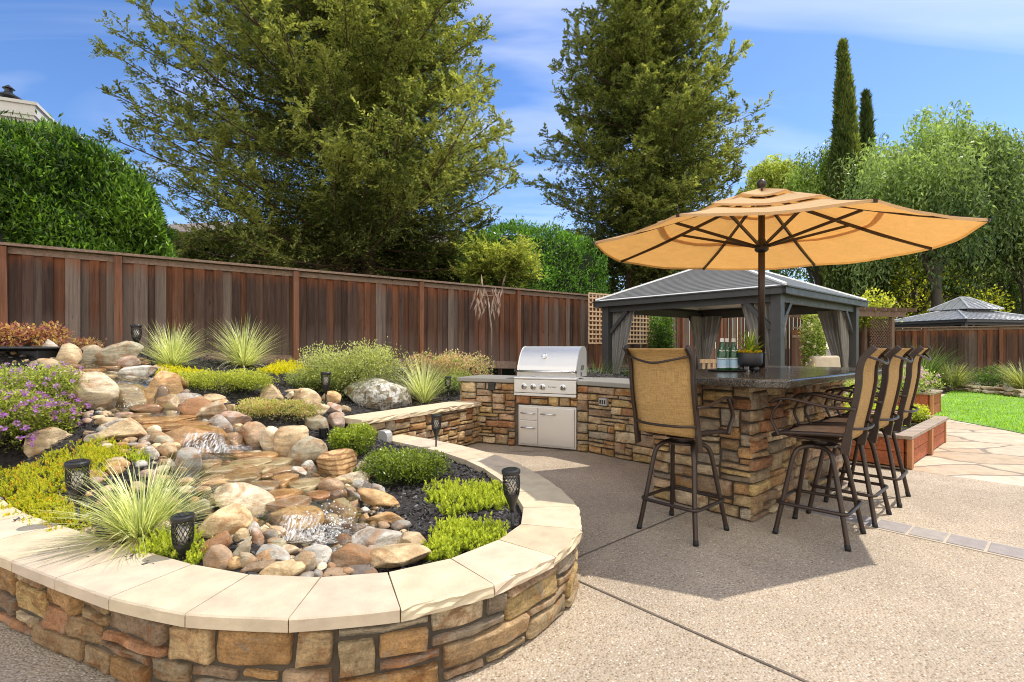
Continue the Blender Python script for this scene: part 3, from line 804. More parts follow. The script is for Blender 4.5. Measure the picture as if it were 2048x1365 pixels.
# ------------------------------------------------------------------ bar stools (local: facing +y)
STOOLS = 'swivel bar stools around the stone bar'
def make_stool(label):
    t = thing('bar_stool', label, 'bar stool', group=STOOLS)
    h = .311 / math.sqrt(2)                                   # half spacing of the feet
    for sx in (-1, 1):
        for sy in (-1, 1):
            pts = arc([(sx * h, sy * h, .012), (sx * h * .92, sy * h * .90, .14), (sx * h * .80, sy * h * .72, .36), (sx * h * .70, sy * h * .56, .545), (sx * h * .60, sy * h * .44, .605), (sx * h * .5, sy * h * .22, .628), (sx * h * .46, 0, .632)], 5)
            m = MB().tube(pts, .0165, 8)
            lg = m.build('leg', MAT['bronze'], t, smooth=True)
            MB().tube([(sx * h * 1.01, sy * h * 1.01, 0), (sx * h * .985, sy * h * .98, .035)], .0185, 10).build('rubber_foot', MAT['rubber'], lg, smooth=True)
    q = h * .90 + .018; rr = .05; ring = []
    for cx, cy, a0 in ((q - rr, q - rr, 0), (-(q - rr), q - rr, 90), (-(q - rr), -(q - rr), 180), (q - rr, -(q - rr), 270)):
        for k in range(5): ring.append((cx + rr * math.cos(R(a0 + 22.5 * k)), cy + rr * math.sin(R(a0 + 22.5 * k)), .225))
    ring.append(ring[0]); MB().tube(ring, .0125, 8, caps=False).build('footrest', MAT['bronze'], t, smooth=True)
    m = MB(); m.lathe([(.0, .625), (.11, .625), (.11, .64), (.05, .645), (.05, .668), (.12, .672), (.12, .68), (0, .68)], 20, caps=False)
    m.build('swivel_plate', MAT['bronze'], t)
    m = MB()
    for sx in (-.13, .13): m.tube(arc([(sx * 1.45, -.20, .715), (sx * 1.1, -.14, .69), (sx * .8, -.02, .684), (sx * 1.0, .13, .69), (sx * 1.5, .215, .725)], 5), .011, 6)
    m.build('seat_bracket', MAT['bronze'], t, smooth=True)
    # seat sling
    sw_, n = .225, 12
    V = []; ys = np.linspace(-.225, .235, n)
    prof = lambda y: .738 + .012 * math.cos((y + .22) * 6.5) + (.0 if y < .17 else -(y - .17) * .35)
    for x in np.linspace(-sw_, sw_, 9):
        for y in ys: V.append((x, y, prof(y) - .012 * (1 - (x / sw_) ** 2)))
    Fc = [(i * n + j, (i + 1) * n + j, (i + 1) * n + j + 1, i * n + j + 1) for i in range(8) for j in range(n - 1)]
    st = mesh_from('seat', V, Fc, MAT['seat'], t, smooth=True)
    sm = st.modifiers.new('thickness', 'SOLIDIFY'); sm.thickness = .006
    m = MB()
    for s in (-1, 1): m.tube([(s * (sw_ + .008), y, prof(y) - .004) for y in ys], .0165, 6, flat=.75)
    m.tube([(-sw_, .235, prof(.235) - .006), (sw_, .235, prof(.235) - .006)], .012, 6)
    m.build('seat_frame', MAT['bronze'], t, smooth=True)
    # back: curved flat uprights and the sling between them
    bp = arc([(0, -.205, .625), (0, -.232, .80), (0, -.262, .95), (0, -.282, 1.08), (0, -.288, 1.18), (0, -.310, 1.255), (0, -.368, 1.322)], 6)
    for s in (-1, 1):
        x = s * .238
        V = []; Fc = []
        for i, p in enumerate(bp):
            a = bp[min(i + 1, len(bp) - 1)] - bp[max(i - 1, 0)]; a /= np.linalg.norm(a); nn = np.array([0, a[2], -a[1]])
            w = .020 if i > 4 else .026
            for dx, dn in ((-.012, -w), (.012, -w), (.012, w), (-.012, w)): V.append((x + dx, p[1] + nn[1] * dn, p[2] + nn[2] * dn))
        for i in range(len(bp) - 1):
            for k in range(4): Fc.append((i * 4 + k, i * 4 + (k + 1) % 4, i * 4 + 4 + (k + 1) % 4, i * 4 + 4 + k))
        Fc += [(3, 2, 1, 0), tuple(len(V) - 4 + k for k in range(4))]
        o = mesh_from('back_upright', V, Fc, MAT['bronze'], t)
        bv = o.modifiers.new('bevel', 'BEVEL'); bv.width = .004; bv.segments = 2
    V = []; k = len(bp) - 4
    for p in bp[3:-1]:
        for x in np.linspace(-.228, .228, 9): V.append((x, p[1] - .012 * (1 - (x / .228) ** 2), p[2]))
    Fc = [(i * 9 + j, i * 9 + j + 1, i * 9 + j + 10, i * 9 + j + 9) for i in range(k - 1) for j in range(8)]
    bk = mesh_from('backrest', V, Fc, MAT['sling'], t, smooth=True)
    sm = bk.modifiers.new('thickness', 'SOLIDIFY'); sm.thickness = .004
    MB().tube(arc([(-.235, -.330, 1.262), (-.14, -.372, 1.238), (0, -.392, 1.215), (.14, -.372, 1.238), (.235, -.330, 1.262)], 6), .0085, 8).build('back_brace', MAT['bronze'], t, smooth=True)
    MB().tube(arc([(-.235, -.246, .795), (-.14, -.292, .79), (0, -.305, .788), (.14, -.292, .79), (.235, -.246, .795)], 6), .0095, 8).build('back_brace', MAT['bronze'], t, smooth=True)
    for s in (-1, 1):
        x = s * .258
        m = MB(); ap = arc([(x, -.27, .925), (x, -.14, .925), (x, 0, .945), (x, .12, .965), (x, .20, .955), (x, .235, .93)], 5)
        m.tube(ap, .019, 8, flat=.55, up=(1, 0, 0))
        am = m.build('armrest', MAT['bronze'], t, smooth=True)
        MB().tube(arc([(x, .165, .955), (x, .215, .88), (x, .235, .82), (x - s * .008, .215, .765), (x - s * .012, .185, .70)], 5), .016, 8, flat=.6, up=(1, 0, 0)).build('arm_support', MAT['bronze'], am, smooth=True)
    return t
def refit(feet):
    q = [G(a, b)[:2] for a, b in feet]; return np.mean(q, axis=0)
sp = [((1280, 1059), (1397.6, 1091.5), (1451, 1060), (1338, 1031.4)), ((1550.8, 1064), (1693.6, 1101), (1726, 1070), (1592.5, 1039.8)),
      ((1615, 1024), (1740.4, 1055), (1780, 1032.7), (1662, 1005.7)), ((1675, 990), (1791.6, 1015), (1818.5, 995), (1706, 975))]
labs = ['bar stool standing alone left of the stone bar, its woven back facing us',
        'front stool of the three in a row on the right side of the bar',
        'middle stool of the three in a row on the right side of the bar',
        'rear stool of the three in a row, nearest the redwood planter']
rot = [TH - math.pi / 2, TH + R(3), TH + R(1), TH + R(3)]
base_stool = make_stool(labs[0])
for i in range(4):
    c = refit(sp[i])
    o = base_stool if i == 0 else copy_tree(base_stool)
    o.location = (c[0], c[1], .0); o.rotation_euler = (0, 0, rot[i]); o['label'] = labs[i]

# ------------------------------------------------------------------ parasol
UC = np.array([2.34, 4.80]); UR = 1.56; zr, za = 2.285, 2.765
um = thing('patio_umbrella', 'large open octagonal tan market umbrella with three tiers rising from the stone bar', 'umbrella', (UC[0], UC[1], 1.10))
MB().tube([(0, 0, 0), (0, 0, 1.70)], .030, 16).build('pole', MAT['bronze'], um, smooth=True)
MB().lathe([(0, 0), (.055, 0), (.055, .02), (.04, .03), (0, .03)], 20, caps=False).build('pole_collar', MAT['bronze'], um)
MB().lathe([(0, 1.66), (.03, 1.66), (.03, 1.69), (.018, 1.705), (.035, 1.725), (.043, 1.75), (.035, 1.775), (.018, 1.79), (0, 1.795)], 18, caps=False).build('finial', MAT['bronze'], um, smooth=True)
MB().lathe([(0, 1.115), (.045, 1.115), (.06, 1.13), (.062, 1.165), (.05, 1.18), (.04, 1.205), (.034, 1.23), (0, 1.23)], 18, caps=False).build('hub', MAT['black'], um, smooth=True)
MB().lathe([(0, 1.50), (.05, 1.50), (.055, 1.53), (.05, 1.55), (0, 1.55)], 18, caps=False).build('top_hub', MAT['black'], um, smooth=True)
A0 = math.pi - R(1.5)
tilt = lambda x, y: -.022 * x + .016 * y
zl = lambda r: (zr + (za - zr) * max(0.0, 1 - r / UR) ** 1.12) - 1.10
def tier(name, r0, r1, lift0, lift1, n=7, hem=.0):
    V = []; Fc = []; m = 8 * 6
    for i in range(n):
        r = r0 + (r1 - r0) * i / (n - 1); lf = lift0 + (lift1 - lift0) * i / (n - 1)
        for k in range(m):
            a = A0 + 2 * math.pi * k / m; j = k % 6; seg = (k // 6)
            a0, a1 = A0 + seg * math.pi / 4, A0 + (seg + 1) * math.pi / 4
            f = j / 6; x = r * ((1 - f) * math.cos(a0) + f * math.cos(a1)); y = r * ((1 - f) * math.sin(a0) + f * math.sin(a1))
            sag = -.032 * math.sin(math.pi * f) + .006 * math.sin(k * 1.7 + i * 2.3) * math.sin(math.pi * f) * (r / UR) * (1 if i < n - 1 else .75)
            V.append((x, y, zl(r) + lf + sag + tilt(x, y)))
    for i in range(n - 1):
        for k in range(m): Fc.append((i * m + k, i * m + (k + 1) % m, (i + 1) * m + (k + 1) % m, (i + 1) * m + k))
    if hem:
        b = len(V); V += [(x * 1.001, y * 1.001, z - hem) for x, y, z in V[-m:]]
        for k in range(m): Fc.append((b - m + k, b - m + (k + 1) % m, b + (k + 1) % m, b + k))
    return mesh_from(name, V, Fc, MAT['canopy'], um, smooth=False)
tier('lower_canopy', .92, UR, .0, .0, hem=.022)
tier('middle_canopy', .41, .97, .022, .034, hem=.018)
tier('top_canopy', .02, .46, .05, .06, hem=.016)
for k in range(8):
    a = A0 + k * math.pi / 4; c, s = math.cos(a), math.sin(a)
    zz = lambda r: zl(r) - .016 + tilt(r * c, r * s)
    m = MB()
    rs = [.05, .4, .75, 1.1, 1.57]
    for q in range(4): m.bar((rs[q] * c, rs[q] * s, zz(rs[q])), (rs[q + 1] * c, rs[q + 1] * s, zz(rs[q + 1])), .020, .026)
    rb = m.build('rib', MAT['bronze'], um)
    MB().bar((.05 * c, .05 * s, 1.165), (.80 * c, .80 * s, zz(.80) - .01), .018, .024).build('strut', MAT['bronze'], rb)

# ------------------------------------------------------------------ things on the bar
TZ = 1.10
ty = np.array([1.985, 4.72])
tr_ = thing('serving_tray', 'flat black tray under the three green bottles on the bar', 'tray', (ty[0], ty[1], TZ))
MB().lathe([(0, 0), (.15, 0), (.175, .012), (.172, .014), (.148, .004), (0, .004)], 36, caps=False).build('plate', MAT['black'], tr_, smooth=True)
def text_on(name, txt, size, mat, parent, rad, z, ang, sx=1.0):
    cu = bpy.data.curves.new(name, 'FONT'); cu.body = txt; cu.size = size; cu.align_x = 'CENTER'
    o = bpy.data.objects.new(name, cu); COL.objects.link(o)
    dg = bpy.context.evaluated_depsgraph_get(); me = bpy.data.meshes.new_from_object(o.evaluated_get(dg))
    bpy.data.objects.remove(o)
    V = [(rad * math.cos(ang + v.co.x * sx / rad), rad * math.sin(ang + v.co.x * sx / rad), z + v.co.y) for v in me.vertices]
    Fc = [tuple(p.vertices) for p in me.polygons]
    return mesh_from(name, V, Fc, mat, parent)
def make_bottle(label):
    t = thing('glass_bottle', label, 'bottle', group='green bottles on the tray')
    MB().lathe([(0, 0), (.035, 0), (.041, .006), (.042, .02), (.042, .145), (.040, .165), (.032, .195), (.022, .22), (.0165, .245), (.0155, .272), (0, .272)], 24, caps=False).build('body', MAT['glass'], t, smooth=True)
    lb = MB().lathe([(.0428, .026), (.0428, .118)], 28, caps=False).build('label', MAT['paper'], t, smooth=True)
    text_on('lettering', 'S.PELLEGRINO', .0155, MAT['ink'], lb, .0434, .098, -math.pi / 2 - .35, .8)
    MB().lathe([(.0434, .03), (.0434, .036)], 28, caps=False).build('label_border', MAT['white'], lb)
    MB().lathe([(.0434, .108), (.0434, .114)], 28, caps=False).build('label_border', MAT['white'], lb)
    m = MB(); m.lathe([(.0, .262), (.0178, .262), (.0178, .292), (.016, .296), (0, .296)], 18, caps=False); m.build('cap', MAT['white'], t, smooth=False)
    V = []; Fc = []
    for k in range(7):
        a = -math.pi / 2 - .2 + (k / 6 - .5) * 1.5
        dz = .03 * abs(k / 6 - .5) * 2
        for z, r in ((.176 + dz * .3, .0372), (.215 - dz * .7, .0250)): V.append((r * math.cos(a), r * math.sin(a), z))
    for k in range(6): Fc.append((2 * k, 2 * k + 2, 2 * k + 3, 2 * k + 1))
    mesh_from('neck_label', V, Fc, MAT['white'], t)
    return t
b0 = make_bottle('left of the three green glass water bottles with pale blue labels')
for i, (dx, dy, lab) in enumerate([(-.062, -.03, None), (.008, .028, 'middle green glass bottle standing on the black tray between the other two'), (.052, -.012, 'right green glass bottle on the tray, nearest the potted agave')]):
    o = b0 if i == 0 else copy_tree(b0)
    o.location = (ty[0] + dx, ty[1] + dy, TZ + .006); o.rotation_euler = (0, 0, [-.2, .25, .1][i])
    if lab: o['label'] = lab
pc = np.array([2.165, 4.66])
pp = thing('potted_plant', 'spiky green succulent over yellow moss in a round charcoal bowl on ball feet', 'potted plant', (pc[0], pc[1], TZ))
MB().lathe([(0, .045), (.07, .045), (.098, .058), (.108, .085), (.108, .165), (.104, .172), (.098, .165), (.096, .14), (0, .14)], 36, caps=False).build('bowl', MAT['pot'], pp, smooth=True)
for k in range(3):
    a = -math.pi / 2 + .35 + k * 2.094
    bm = bmesh.new(); bmesh.ops.create_uvsphere(bm, u_segments=14, v_segments=10, radius=.027)
    V = [(v.co.x + .072 * math.cos(a), v.co.y + .072 * math.sin(a), v.co.z + .026) for v in bm.verts]; Fc = [tuple(v.index for v in f.verts) for f in bm.faces]; bm.free()
    mesh_from('foot', V, Fc, MAT['pot'], pp, smooth=True)

# ------------------------------------------------------------------ fences
def fence(a, b, za, zb, ba, bb, posts, label, seed, facing_side=1, bw=(.085, .165), skirt=True):
    """board on board fence from a to b; posts = positions 0..1 along it"""
    a, b = np.array(a, float), np.array(b, float); L = np.linalg.norm(b - a); d = (b - a) / L; nrm = np.array([d[1], -d[0]]) * facing_side
    rz = math.atan2(d[1], d[0])
    t = thing('wooden_fence', label, 'fence', (a[0], a[1], 0), 0)
    r = random.Random(seed)
    tops = lambda s: za + (zb - za) * s / L; bots = lambda s: ba + (bb - ba) * s / L
    ps = [p * L for p in posts]
    for i, s in enumerate(ps):
        c = a + d * s + nrm * .03
        z0, z1 = bots(s) - .4, tops(s) - .045
        MB().box((c[0], c[1], (z0 + z1) / 2), (.092, .092, z1 - z0), (0, 0, rz)).build('post', MAT['post'], t, True, bevel=.004)
    edges = [0] + [s for s in ps if 0.05 < s < L - .05] + [L]
    for s0, s1 in zip(edges[:-1], edges[1:]):
        m = MB(); s = s0 + .046; k = 0
        while s < s1 - .05:
            w = min(r.uniform(*bw), s1 - .046 - s)
            if s1 - .046 - (s + w) < .06: w = s1 - .046 - s
            off = -.008 if k % 2 else -.038
            mid = s + w / 2; c = a + d * mid + nrm * (off + r.uniform(-.003, .003))
            z0, z1 = bots(mid) + .0, tops(mid) - .09
            q = r.random()
            col = [(.098, .052, .033), (.075, .045, .033), (.135, .108, .09), (.125, .056, .03), (.058, .036, .028)][min(4, int(q * 5))]
            f = r.uniform(.7, 1.3)
            m.box((c[0], c[1], (z0 + z1) / 2), (w + .008, .018, z1 - z0), (0, 0, rz), tuple(x * f for x in col)); s += w; k += 1
        m.build('board_panel', MAT['fence'], t, True)
    m = MB(); m2 = MB(); m3 = MB()
    n = max(1, int(L / 2.44))
    for i in range(n):
        p0, p1 = a + d * L * i / n, a + d * (L * (i + 1) / n - .004)
        za_, zb_ = tops(L * i / n), tops(L * (i + 1) / n)
        m.bar((*(p0 + nrm * .02), za_ - .018), (*(p1 + nrm * .02), zb_ - .018), .15, .036)
        m2.bar((*(p0 + nrm * -.004), za_ - .09), (*(p1 + nrm * -.004), zb_ - .09), .03, .085)
        if skirt: m3.bar((*(p0 + nrm * .012), bots(L * i / n) + .02), (*(p1 + nrm * .012), bots(L * (i + 1) / n) + .02), .036, .16)
    m.build('cap_rail', MAT['rail'], t, True); m2.build('trim_board', MAT['rail'], t, True); m3.build('skirt_board', MAT['rail'], t, True)
    return t
FA = FX0 + (FX0 - FX1) * .09
Ltot = np.linalg.norm(FX1 - FA); fd = (FX1 - FA) / Ltot
par = lambda p: float(np.dot(p - FA, fd) / Ltot)
pts_ = [par(fence_pt(x)) for x in (6, 237, 591, 841, 1035, 1190, 1290, 1363, 1440, 1500, 1560)]
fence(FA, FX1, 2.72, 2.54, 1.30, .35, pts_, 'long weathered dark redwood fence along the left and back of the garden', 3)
# second fence on the right
RA, RB = np.array([12.3, 19.4]), np.array([21.5, 12.75])
fence(RA, RB, 2.03, 2.03, .22, .22, [.02, .23, .40, .58, .78, .98], 'lower dark board fence closing the lawn on the right, below the neighbouring pavilion roof', 8, 1)

# lattice panel behind the gazebo post
la, lb = fence_pt(1158) , fence_pt(1296); dl = (lb - la) / np.linalg.norm(lb - la); nl = np.array([dl[1], -dl[0]])
la, lb = la + nl * .35, lb + nl * .35; Ll = np.linalg.norm(lb - la); rzl = math.atan2(dl[1], dl[0])
lt = thing('lattice_panel', 'pale square wood lattice screen on two orange posts in front of the back fence', 'lattice screen', (la[0], la[1], 0))
m = MB(); zb, zt = 1.42, 2.62
nk = int(Ll / .115)
for i in range(nk + 1):
    c = la + dl * Ll * i / nk; m.box((c[0], c[1], (zb + zt) / 2), (.036, .012, zt - zb), (0, 0, rzl))
m2 = MB()
for i in range(12):
    z = zb + (zt - zb) * i / 11; c = (la + lb) / 2 + nl * .0135; m2.box((c[0], c[1], z), (Ll + .036, .012, .036), (0, 0, rzl))
m.v += []; m.build('vertical_slats', MAT['lat'], lt, True); m2.build('horizontal_slats', MAT['lat'], lt, True)
for f in (.16, .82):
    c = la + dl * Ll * f - nl * .055; MB().box((c[0], c[1], 1.3), (.09, .09, 2.5), (0, 0, rzl)).build('post', MAT['post'], lt, True)

# ------------------------------------------------------------------ gazebos
def curtain(name, parent, post, along, inward, seed, ztop=2.02, tie=.85, spread=.55, zbot=.06, mat='curtain'):
    """gathered curtain hanging from a beam beside a post and tied back to it"""
    post, along, inward = np.array(post), np.array(along), np.array(inward)
    nz, npl = 26, 46; V = []
    r = np.random.default_rng(seed); ph = r.uniform(0, 6)
    for i in range(nz):
        z = ztop + (zbot - ztop) * i / (nz - 1)
        if z > tie: f = ((z - tie) / (ztop - tie)) ** .8; w = .15 + (spread - .15) * f
        else: f = (tie - z) / (tie - zbot); w = .15 + .12 * math.sin(min(1, f * 1.6) * math.pi / 2)
        for k in range(npl):
            q = k / (npl - 1)
            amp = .028 if z > tie else .036
            dep = amp * math.sin(q * 6.28 * 6.5 + ph + .6 * math.sin(z * 3)) + .012 * math.sin(q * 23 + z * 5 + ph)
            p = post + along * (.07 + w * q) + inward * (.085 + dep)
            V.append((p[0], p[1], z))
    Fc = [(i * npl + k, i * npl + k + 1, (i + 1) * npl + k + 1, (i + 1) * npl + k) for i in range(nz - 1) for k in range(npl - 1)]
    c = mesh_from(name, V, Fc, MAT[mat], parent, True, True)
    return c
def gazebo(label, N, du, dv, lu, lv, zb, ze, zp, ridge, post_in, post_w, cat='gazebo', tiers=False, curtains=True, ribs=.2, tint=(.34, .35, .36), zp0=None):
    N = np.array(N, float); du, dv = np.array(du), np.array(dv)
    t = thing('gazebo', label, cat, (N[0] + du[0] * lu / 2 + dv[0] * lv / 2, N[1] + du[1] * lu / 2 + dv[1] * lv / 2, zb))
    pt = lambda u, v: N + du * u + dv * v
    rz = math.atan2(du[1], du[0])
    # posts and braces
    for u, su in ((post_in, 1), (lu - post_in, -1)):
        for v, sv in ((post_in, 1), (lv - post_in, -1)):
            c = pt(u, v); m = MB(); m.box((*c, (zb + ze - .02) / 2), (post_w, post_w, ze - zb - .02), (0, 0, rz))
            po = m.build('post', MAT['charcoal'], t, True, bevel=.006)
            m = MB()
            for k in (-1, 0, 1):
                for fd_, sg in ((du, 1), (dv, 1)):
                    pass
            m.bar((*(c + du * su * .08), ze - .56), (*(c + du * su * .48), ze - .14), .05, .07); m.bar((*(c + dv * sv * .08), ze - .56), (*(c + dv * sv * .48), ze - .14), .05, .07)
            m.build('brace', MAT['charcoal'], po, True)
            if curtains:
                curtain('curtain', t, c, du * su, dv * sv, int(u * 10 + v), ze - .1)
                curtain('curtain', t, c, dv * sv, du * su, int(u * 20 + v), ze - .1)
    # beams
    m = MB()
    for a, b in (((post_in, post_in), (lu - post_in, post_in)), ((post_in, lv - post_in), (lu - post_in, lv - post_in))):
        m.bar((*pt(a[0] + post_w / 2, a[1]), ze - .075), (*pt(b[0] - post_w / 2, b[1]), ze - .075), .07, .15)
    for a, b in (((post_in, post_in), (post_in, lv - post_in)), ((lu - post_in, post_in), (lu - post_in, lv - post_in))):
        m.bar((*pt(a[0], a[1] + post_w / 2), ze - .075), (*pt(b[0], b[1] - post_w / 2), ze - .075), .07, .15)
    m.build('beam', MAT['charcoal'], t, True)
    # fascia / gutter
    m = MB()
    o = .0
    for a, b in (((0, 0), (lu, 0)), ((lu, 0), (lu, lv)), ((lu, lv), (0, lv)), ((0, lv), (0, 0))):
        a, b = pt(*a), pt(*b); dd = (b - a) / np.linalg.norm(b - a)
        m.bar((*(a - dd * .03), ze + .005), (*(b + dd * .03), ze + .005), .06, .10); m.bar((*(a - dd * .05), ze + .062), (*(b + dd * .05), ze + .062), .12, .02)
    m.build('gutter', MAT['charcoal'], t, True)
    def hip(name, u0, u1, v0, v1, z0, z1, rl, cut=None):
        cu, cv = (u0 + u1) / 2, (v0 + v1) / 2
        m = MB()
        ap = [(cu - rl / 2, cv), (cu + rl / 2, cv)]
        cs = [(u0, v0), (u1, v0), (u1, v1), (u0, v1)]
        def X(p, z): q = pt(*p); return Vector((q[0], q[1], z))
        sides = [(cs[0], cs[1], ap[0], ap[1]), (cs[1], cs[2], ap[1], ap[1]), (cs[2], cs[3], ap[1], ap[0]), (cs[3], cs[0], ap[0], ap[0])]
        for a, b, p, q in sides:
            m.add([X(a, z0), X(b, z0), X(q, z1), X(p, z1)], [(0, 1, 2, 3)], tint)
        rf = m.build(name, MAT['roofm'], t, True, solid=.02)
        # standing seams / slats
        m = MB(); k = 0
        for si, (a, b, p, q) in enumerate(sides):
            A, B, Pp, Qq = X(a, z0), X(b, z0), X(p, z1), X(q, z1)
            if ribs > 0:                         # seams running up the slope
                n = int((B - A).length / ribs)
                e = (B - A).normalized()
                for i in range(1, n):
                    s = A + (B - A) * i / n; w = (s - A).dot(e); lp, lq = (Pp - A).dot(e), (Qq - A).dot(e)
                    if w < lp: f = w / lp
                    elif w > lq: f = ((B - A).length - w) / ((B - A).length - lq)
                    else: f = 1
                    up = ((Pp - A) - e * lp)
                    en = s + up * f
                    nrm = e.cross(up).normalized(); nrm = nrm if nrm.z > 0 else -nrm
                    m.bar(s + nrm * .02, en + nrm * .02, .022, .028, tuple(x * .62 for x in tint), nrm)
            else:                                # horizontal overlapping slats
                n = int(-1 / ribs)
                for i in range(1, n):
                    f = i / n; s, en = A.lerp(Pp, f), B.lerp(Qq, f)
                    if (en - s).length < .2: continue
                    m.bar(s + Vector((0, 0, .014)), en + Vector((0, 0, .014)), .026, .020, tuple(x * (.30) for x in tint))
        m.build('roof_ribs', MAT['roofm'], rf, True)
        m = MB()
        for c_, p_ in ((cs[0], ap[0]), (cs[1], ap[1]), (cs[2], ap[1]), (cs[3], ap[0])): m.bar(X(c_, z0 + .03), X(p_, z1 + .03), .07, .03, tuple(min(1, x * 1.35) for x in tint))
        m.bar(X(ap[0], z1 + .03), X(ap[1], z1 + .03), .08, .03, tuple(min(1, x * 1.35) for x in tint))
        m.build('hip_cap', MAT['roofm'], rf, True)
        return rf
    hip('roof', 0, lu, 0, lv, ze + .07, zp, ridge)
    if tiers:
        cu, cv = lu / 2, lv / 2
        m = MB(); c = pt(cu, cv); m.box((*c, zp - .06), (1.35, 1.1, .3), (0, 0, rz)); m.build('vent_band', MAT['charcoal'], t, True)
        hip('top_roof', cu - .98, cu + .98, cv - .85, cv + .85, zp - .06, zp0, .55)
    return t
GN = (4.06, 7.62); gth = R(41); gu, gv = (math.cos(gth), math.sin(gth)), (-math.sin(gth), math.cos(gth))
gz1 = gazebo('charcoal hard top gazebo with tied grey curtains standing behind the bar', GN, gu, gv, 4.0, 3.62, 0, 2.17, 3.0, .8, .17, .15, ribs=-1 / 24, tint=(.66, .66, .65))
nth = R(14); nu, nv = (math.cos(nth), math.sin(nth)), (-math.sin(nth), math.cos(nth))
gazebo('two tiered dark seamed metal roof pavilion beyond the right fence', (17.75, 20.0), nu, nv, 4.9, 3.5, 0, 2.36, 3.0, 1.0, .2, .14, cat='gazebo', tiers=True, curtains=False, ribs=.30, tint=(.66, .68, .72), zp0=3.47)

# ------------------------------------------------------------------ arbor and gate at the far corner
ar0, ar1 = P(1612, 700, 16.6)[:2], P(1783, 700, 17.6)[:2]
ad = (ar1 - ar0) / np.linalg.norm(ar1 - ar0); an = np.array([-ad[1], ad[0]]); rza = math.atan2(ad[1], ad[0]); AL = np.linalg.norm(ar1 - ar0)
ab = thing('garden_arbor', 'weathered wooden arbor with notched rafters and diamond lattice side at the far gate', 'arbor', (ar0[0], ar0[1], 0))
for k, (s, n_) in enumerate([(0, 0), (AL, 0), (0, 1.0), (AL, 1.0)]):
    c = ar0 + ad * s + an * n_; MB().box((c[0], c[1], 1.22), (.12, .12, 2.44), (0, 0, rza)).build('post', MAT['oldwood'], ab, True)
m = MB()
for n_ in (-.06, 1.06):
    a, b = ar0 - ad * .45 + an * n_, ar1 + ad * .55 + an * n_; m.bar((*a, 2.44), (*b, 2.44), .05, .17)
m.build('beam', MAT['oldwood'], ab, True)
for i in range(11):
    c = ar0 + ad * (-.35 + (AL + .8) * i / 10)
    m = MB(); a, b = c - an * .5, c + an * 1.5
    m.bar((*a, 2.585), (*b, 2.585), .045, .12); m.build('rafter', MAT['oldwood'], ab, True)
m = MB()
for s_ in np.arange(-1.9, 1.0, .115):
    for sg in (1, -1):
        z0, z1 = (.25, 2.3); x0 = s_ if sg > 0 else s_ + 2.05 * 0
        # clip a 45 degree slat to the panel 0..1.0 wide
        p = []
        for q in np.linspace(0, 1, 60):
            x = s_ + (z1 - z0) * q; z = z0 + (z1 - z0) * q
            if 0 <= x <= .9: p.append((x, z))
        if len(p) > 2:
            (xa, za_), (xb, zb_) = p[0], p[-1]
            if sg < 0: xa, xb = .9 - xa, .9 - xb
            ca, cb = ar1 - ad * (xa + .06) + an * (.0 if sg > 0 else .014), ar1 - ad * (xb + .06) + an * (.0 if sg > 0 else .014)
            m.bar((*ca, za_), (*cb, zb_), .03, .012, None, (0, 0, 1))
m.build('lattice', MAT['oldwood'], ab, True)
g0, g1_ = ar0 + ad * .5 + an * 1.1, ar0 + ad * 2.0 + an * 1.1
gt = thing('garden_gate', 'dark wooden board gate standing in the shade under the arbor', 'gate', (g0[0], g0[1], 0))
m = MB()
for i in range(10):
    c = g0 + (g1_ - g0) * (i + .5) / 10; m.box((c[0], c[1], .98 + .0), (.145, .02, 1.9), (0, 0, rza), random.choice([(.10, .055, .035), (.075, .042, .03), (.12, .075, .055)]))
m.build('boards', MAT['fence'], gt, True)
m = MB(); m.bar((*(g0 - an * .03), 1.7), (*(g1_ - an * .03), 1.7), .03, .09); m.bar((*(g0 - an * .03), .4), (*(g1_ - an * .03), .4), .03, .09); m.bar((*(g0 - an * .03), 2.0), (*(g1_ - an * .03), 2.0), .03, .06); m.build('gate_rail', MAT['rail'], gt, True)

# ------------------------------------------------------------------ redwood planter boxes
def planter_box(label, u0, v0, lu, lv, h, nbay_u, nbay_v, capw=.15):
    pt = lambda u, v: np.array(UV(u, v))
    t = thing('wooden_planter', label, 'planter box', (*pt(u0, v0), 0))
    cs = [(u0, v0), (u0 + lu, v0), (u0 + lu, v0 + lv), (u0, v0 + lv)]
    for k in range(4):
        a, b = pt(*cs[k]), pt(*cs[(k + 1) % 4]); d = (b - a) / np.linalg.norm(b - a); n = np.array([d[1], -d[0]])
        m = MB(); hz = (h - .05) / 2
        for q in range(2):
            m.bar((*(a + d * .05 - n * .03), hz * q + hz / 2 + .01), (*(b - d * .05 - n * .03), hz * q + hz / 2 + .01), .035, hz - .006)
        m.build('side_board', MAT['redwood'], t, True, bevel=.003)
        nb = nbay_u if k % 2 == 0 else nbay_v
        L = np.linalg.norm(b - a)
        for i in range(nb + 1):
            c = a + d * (.045 + (L - .09) * i / nb) + n * .004
            if i == nb: continue
            MB().box((c[0], c[1], (h - .04) / 2), (.088, .05, h - .045), (0, 0, math.atan2(d[1], d[0]))).build('post', MAT['redpost'], t, True, bevel=.004)
        m = MB(); w = capw
        o0, o1 = a - d * .03 + n * .03, b + d * .03 + n * .03; i0, i1 = a + d * (w - .03) - n * (w - .03), b - d * (w - .03) - n * (w - .03)
        m.prism([tuple(o0 + d * .001), tuple(o1 - d * .001), tuple(i1), tuple(i0)], h - .038, h); m.build('cap_board', MAT['greycap'], t, True, bevel=.004)
    MB().prism([tuple(pt(u0 + .06, v0 + .06)), tuple(pt(u0 + lu - .06, v0 + .06)), tuple(pt(u0 + lu - .06, v0 + lv - .06)), tuple(pt(u0 + .06, v0 + lv - .06))], .02, h - .11).build('soil', MAT['soil'], t, True)
    return t
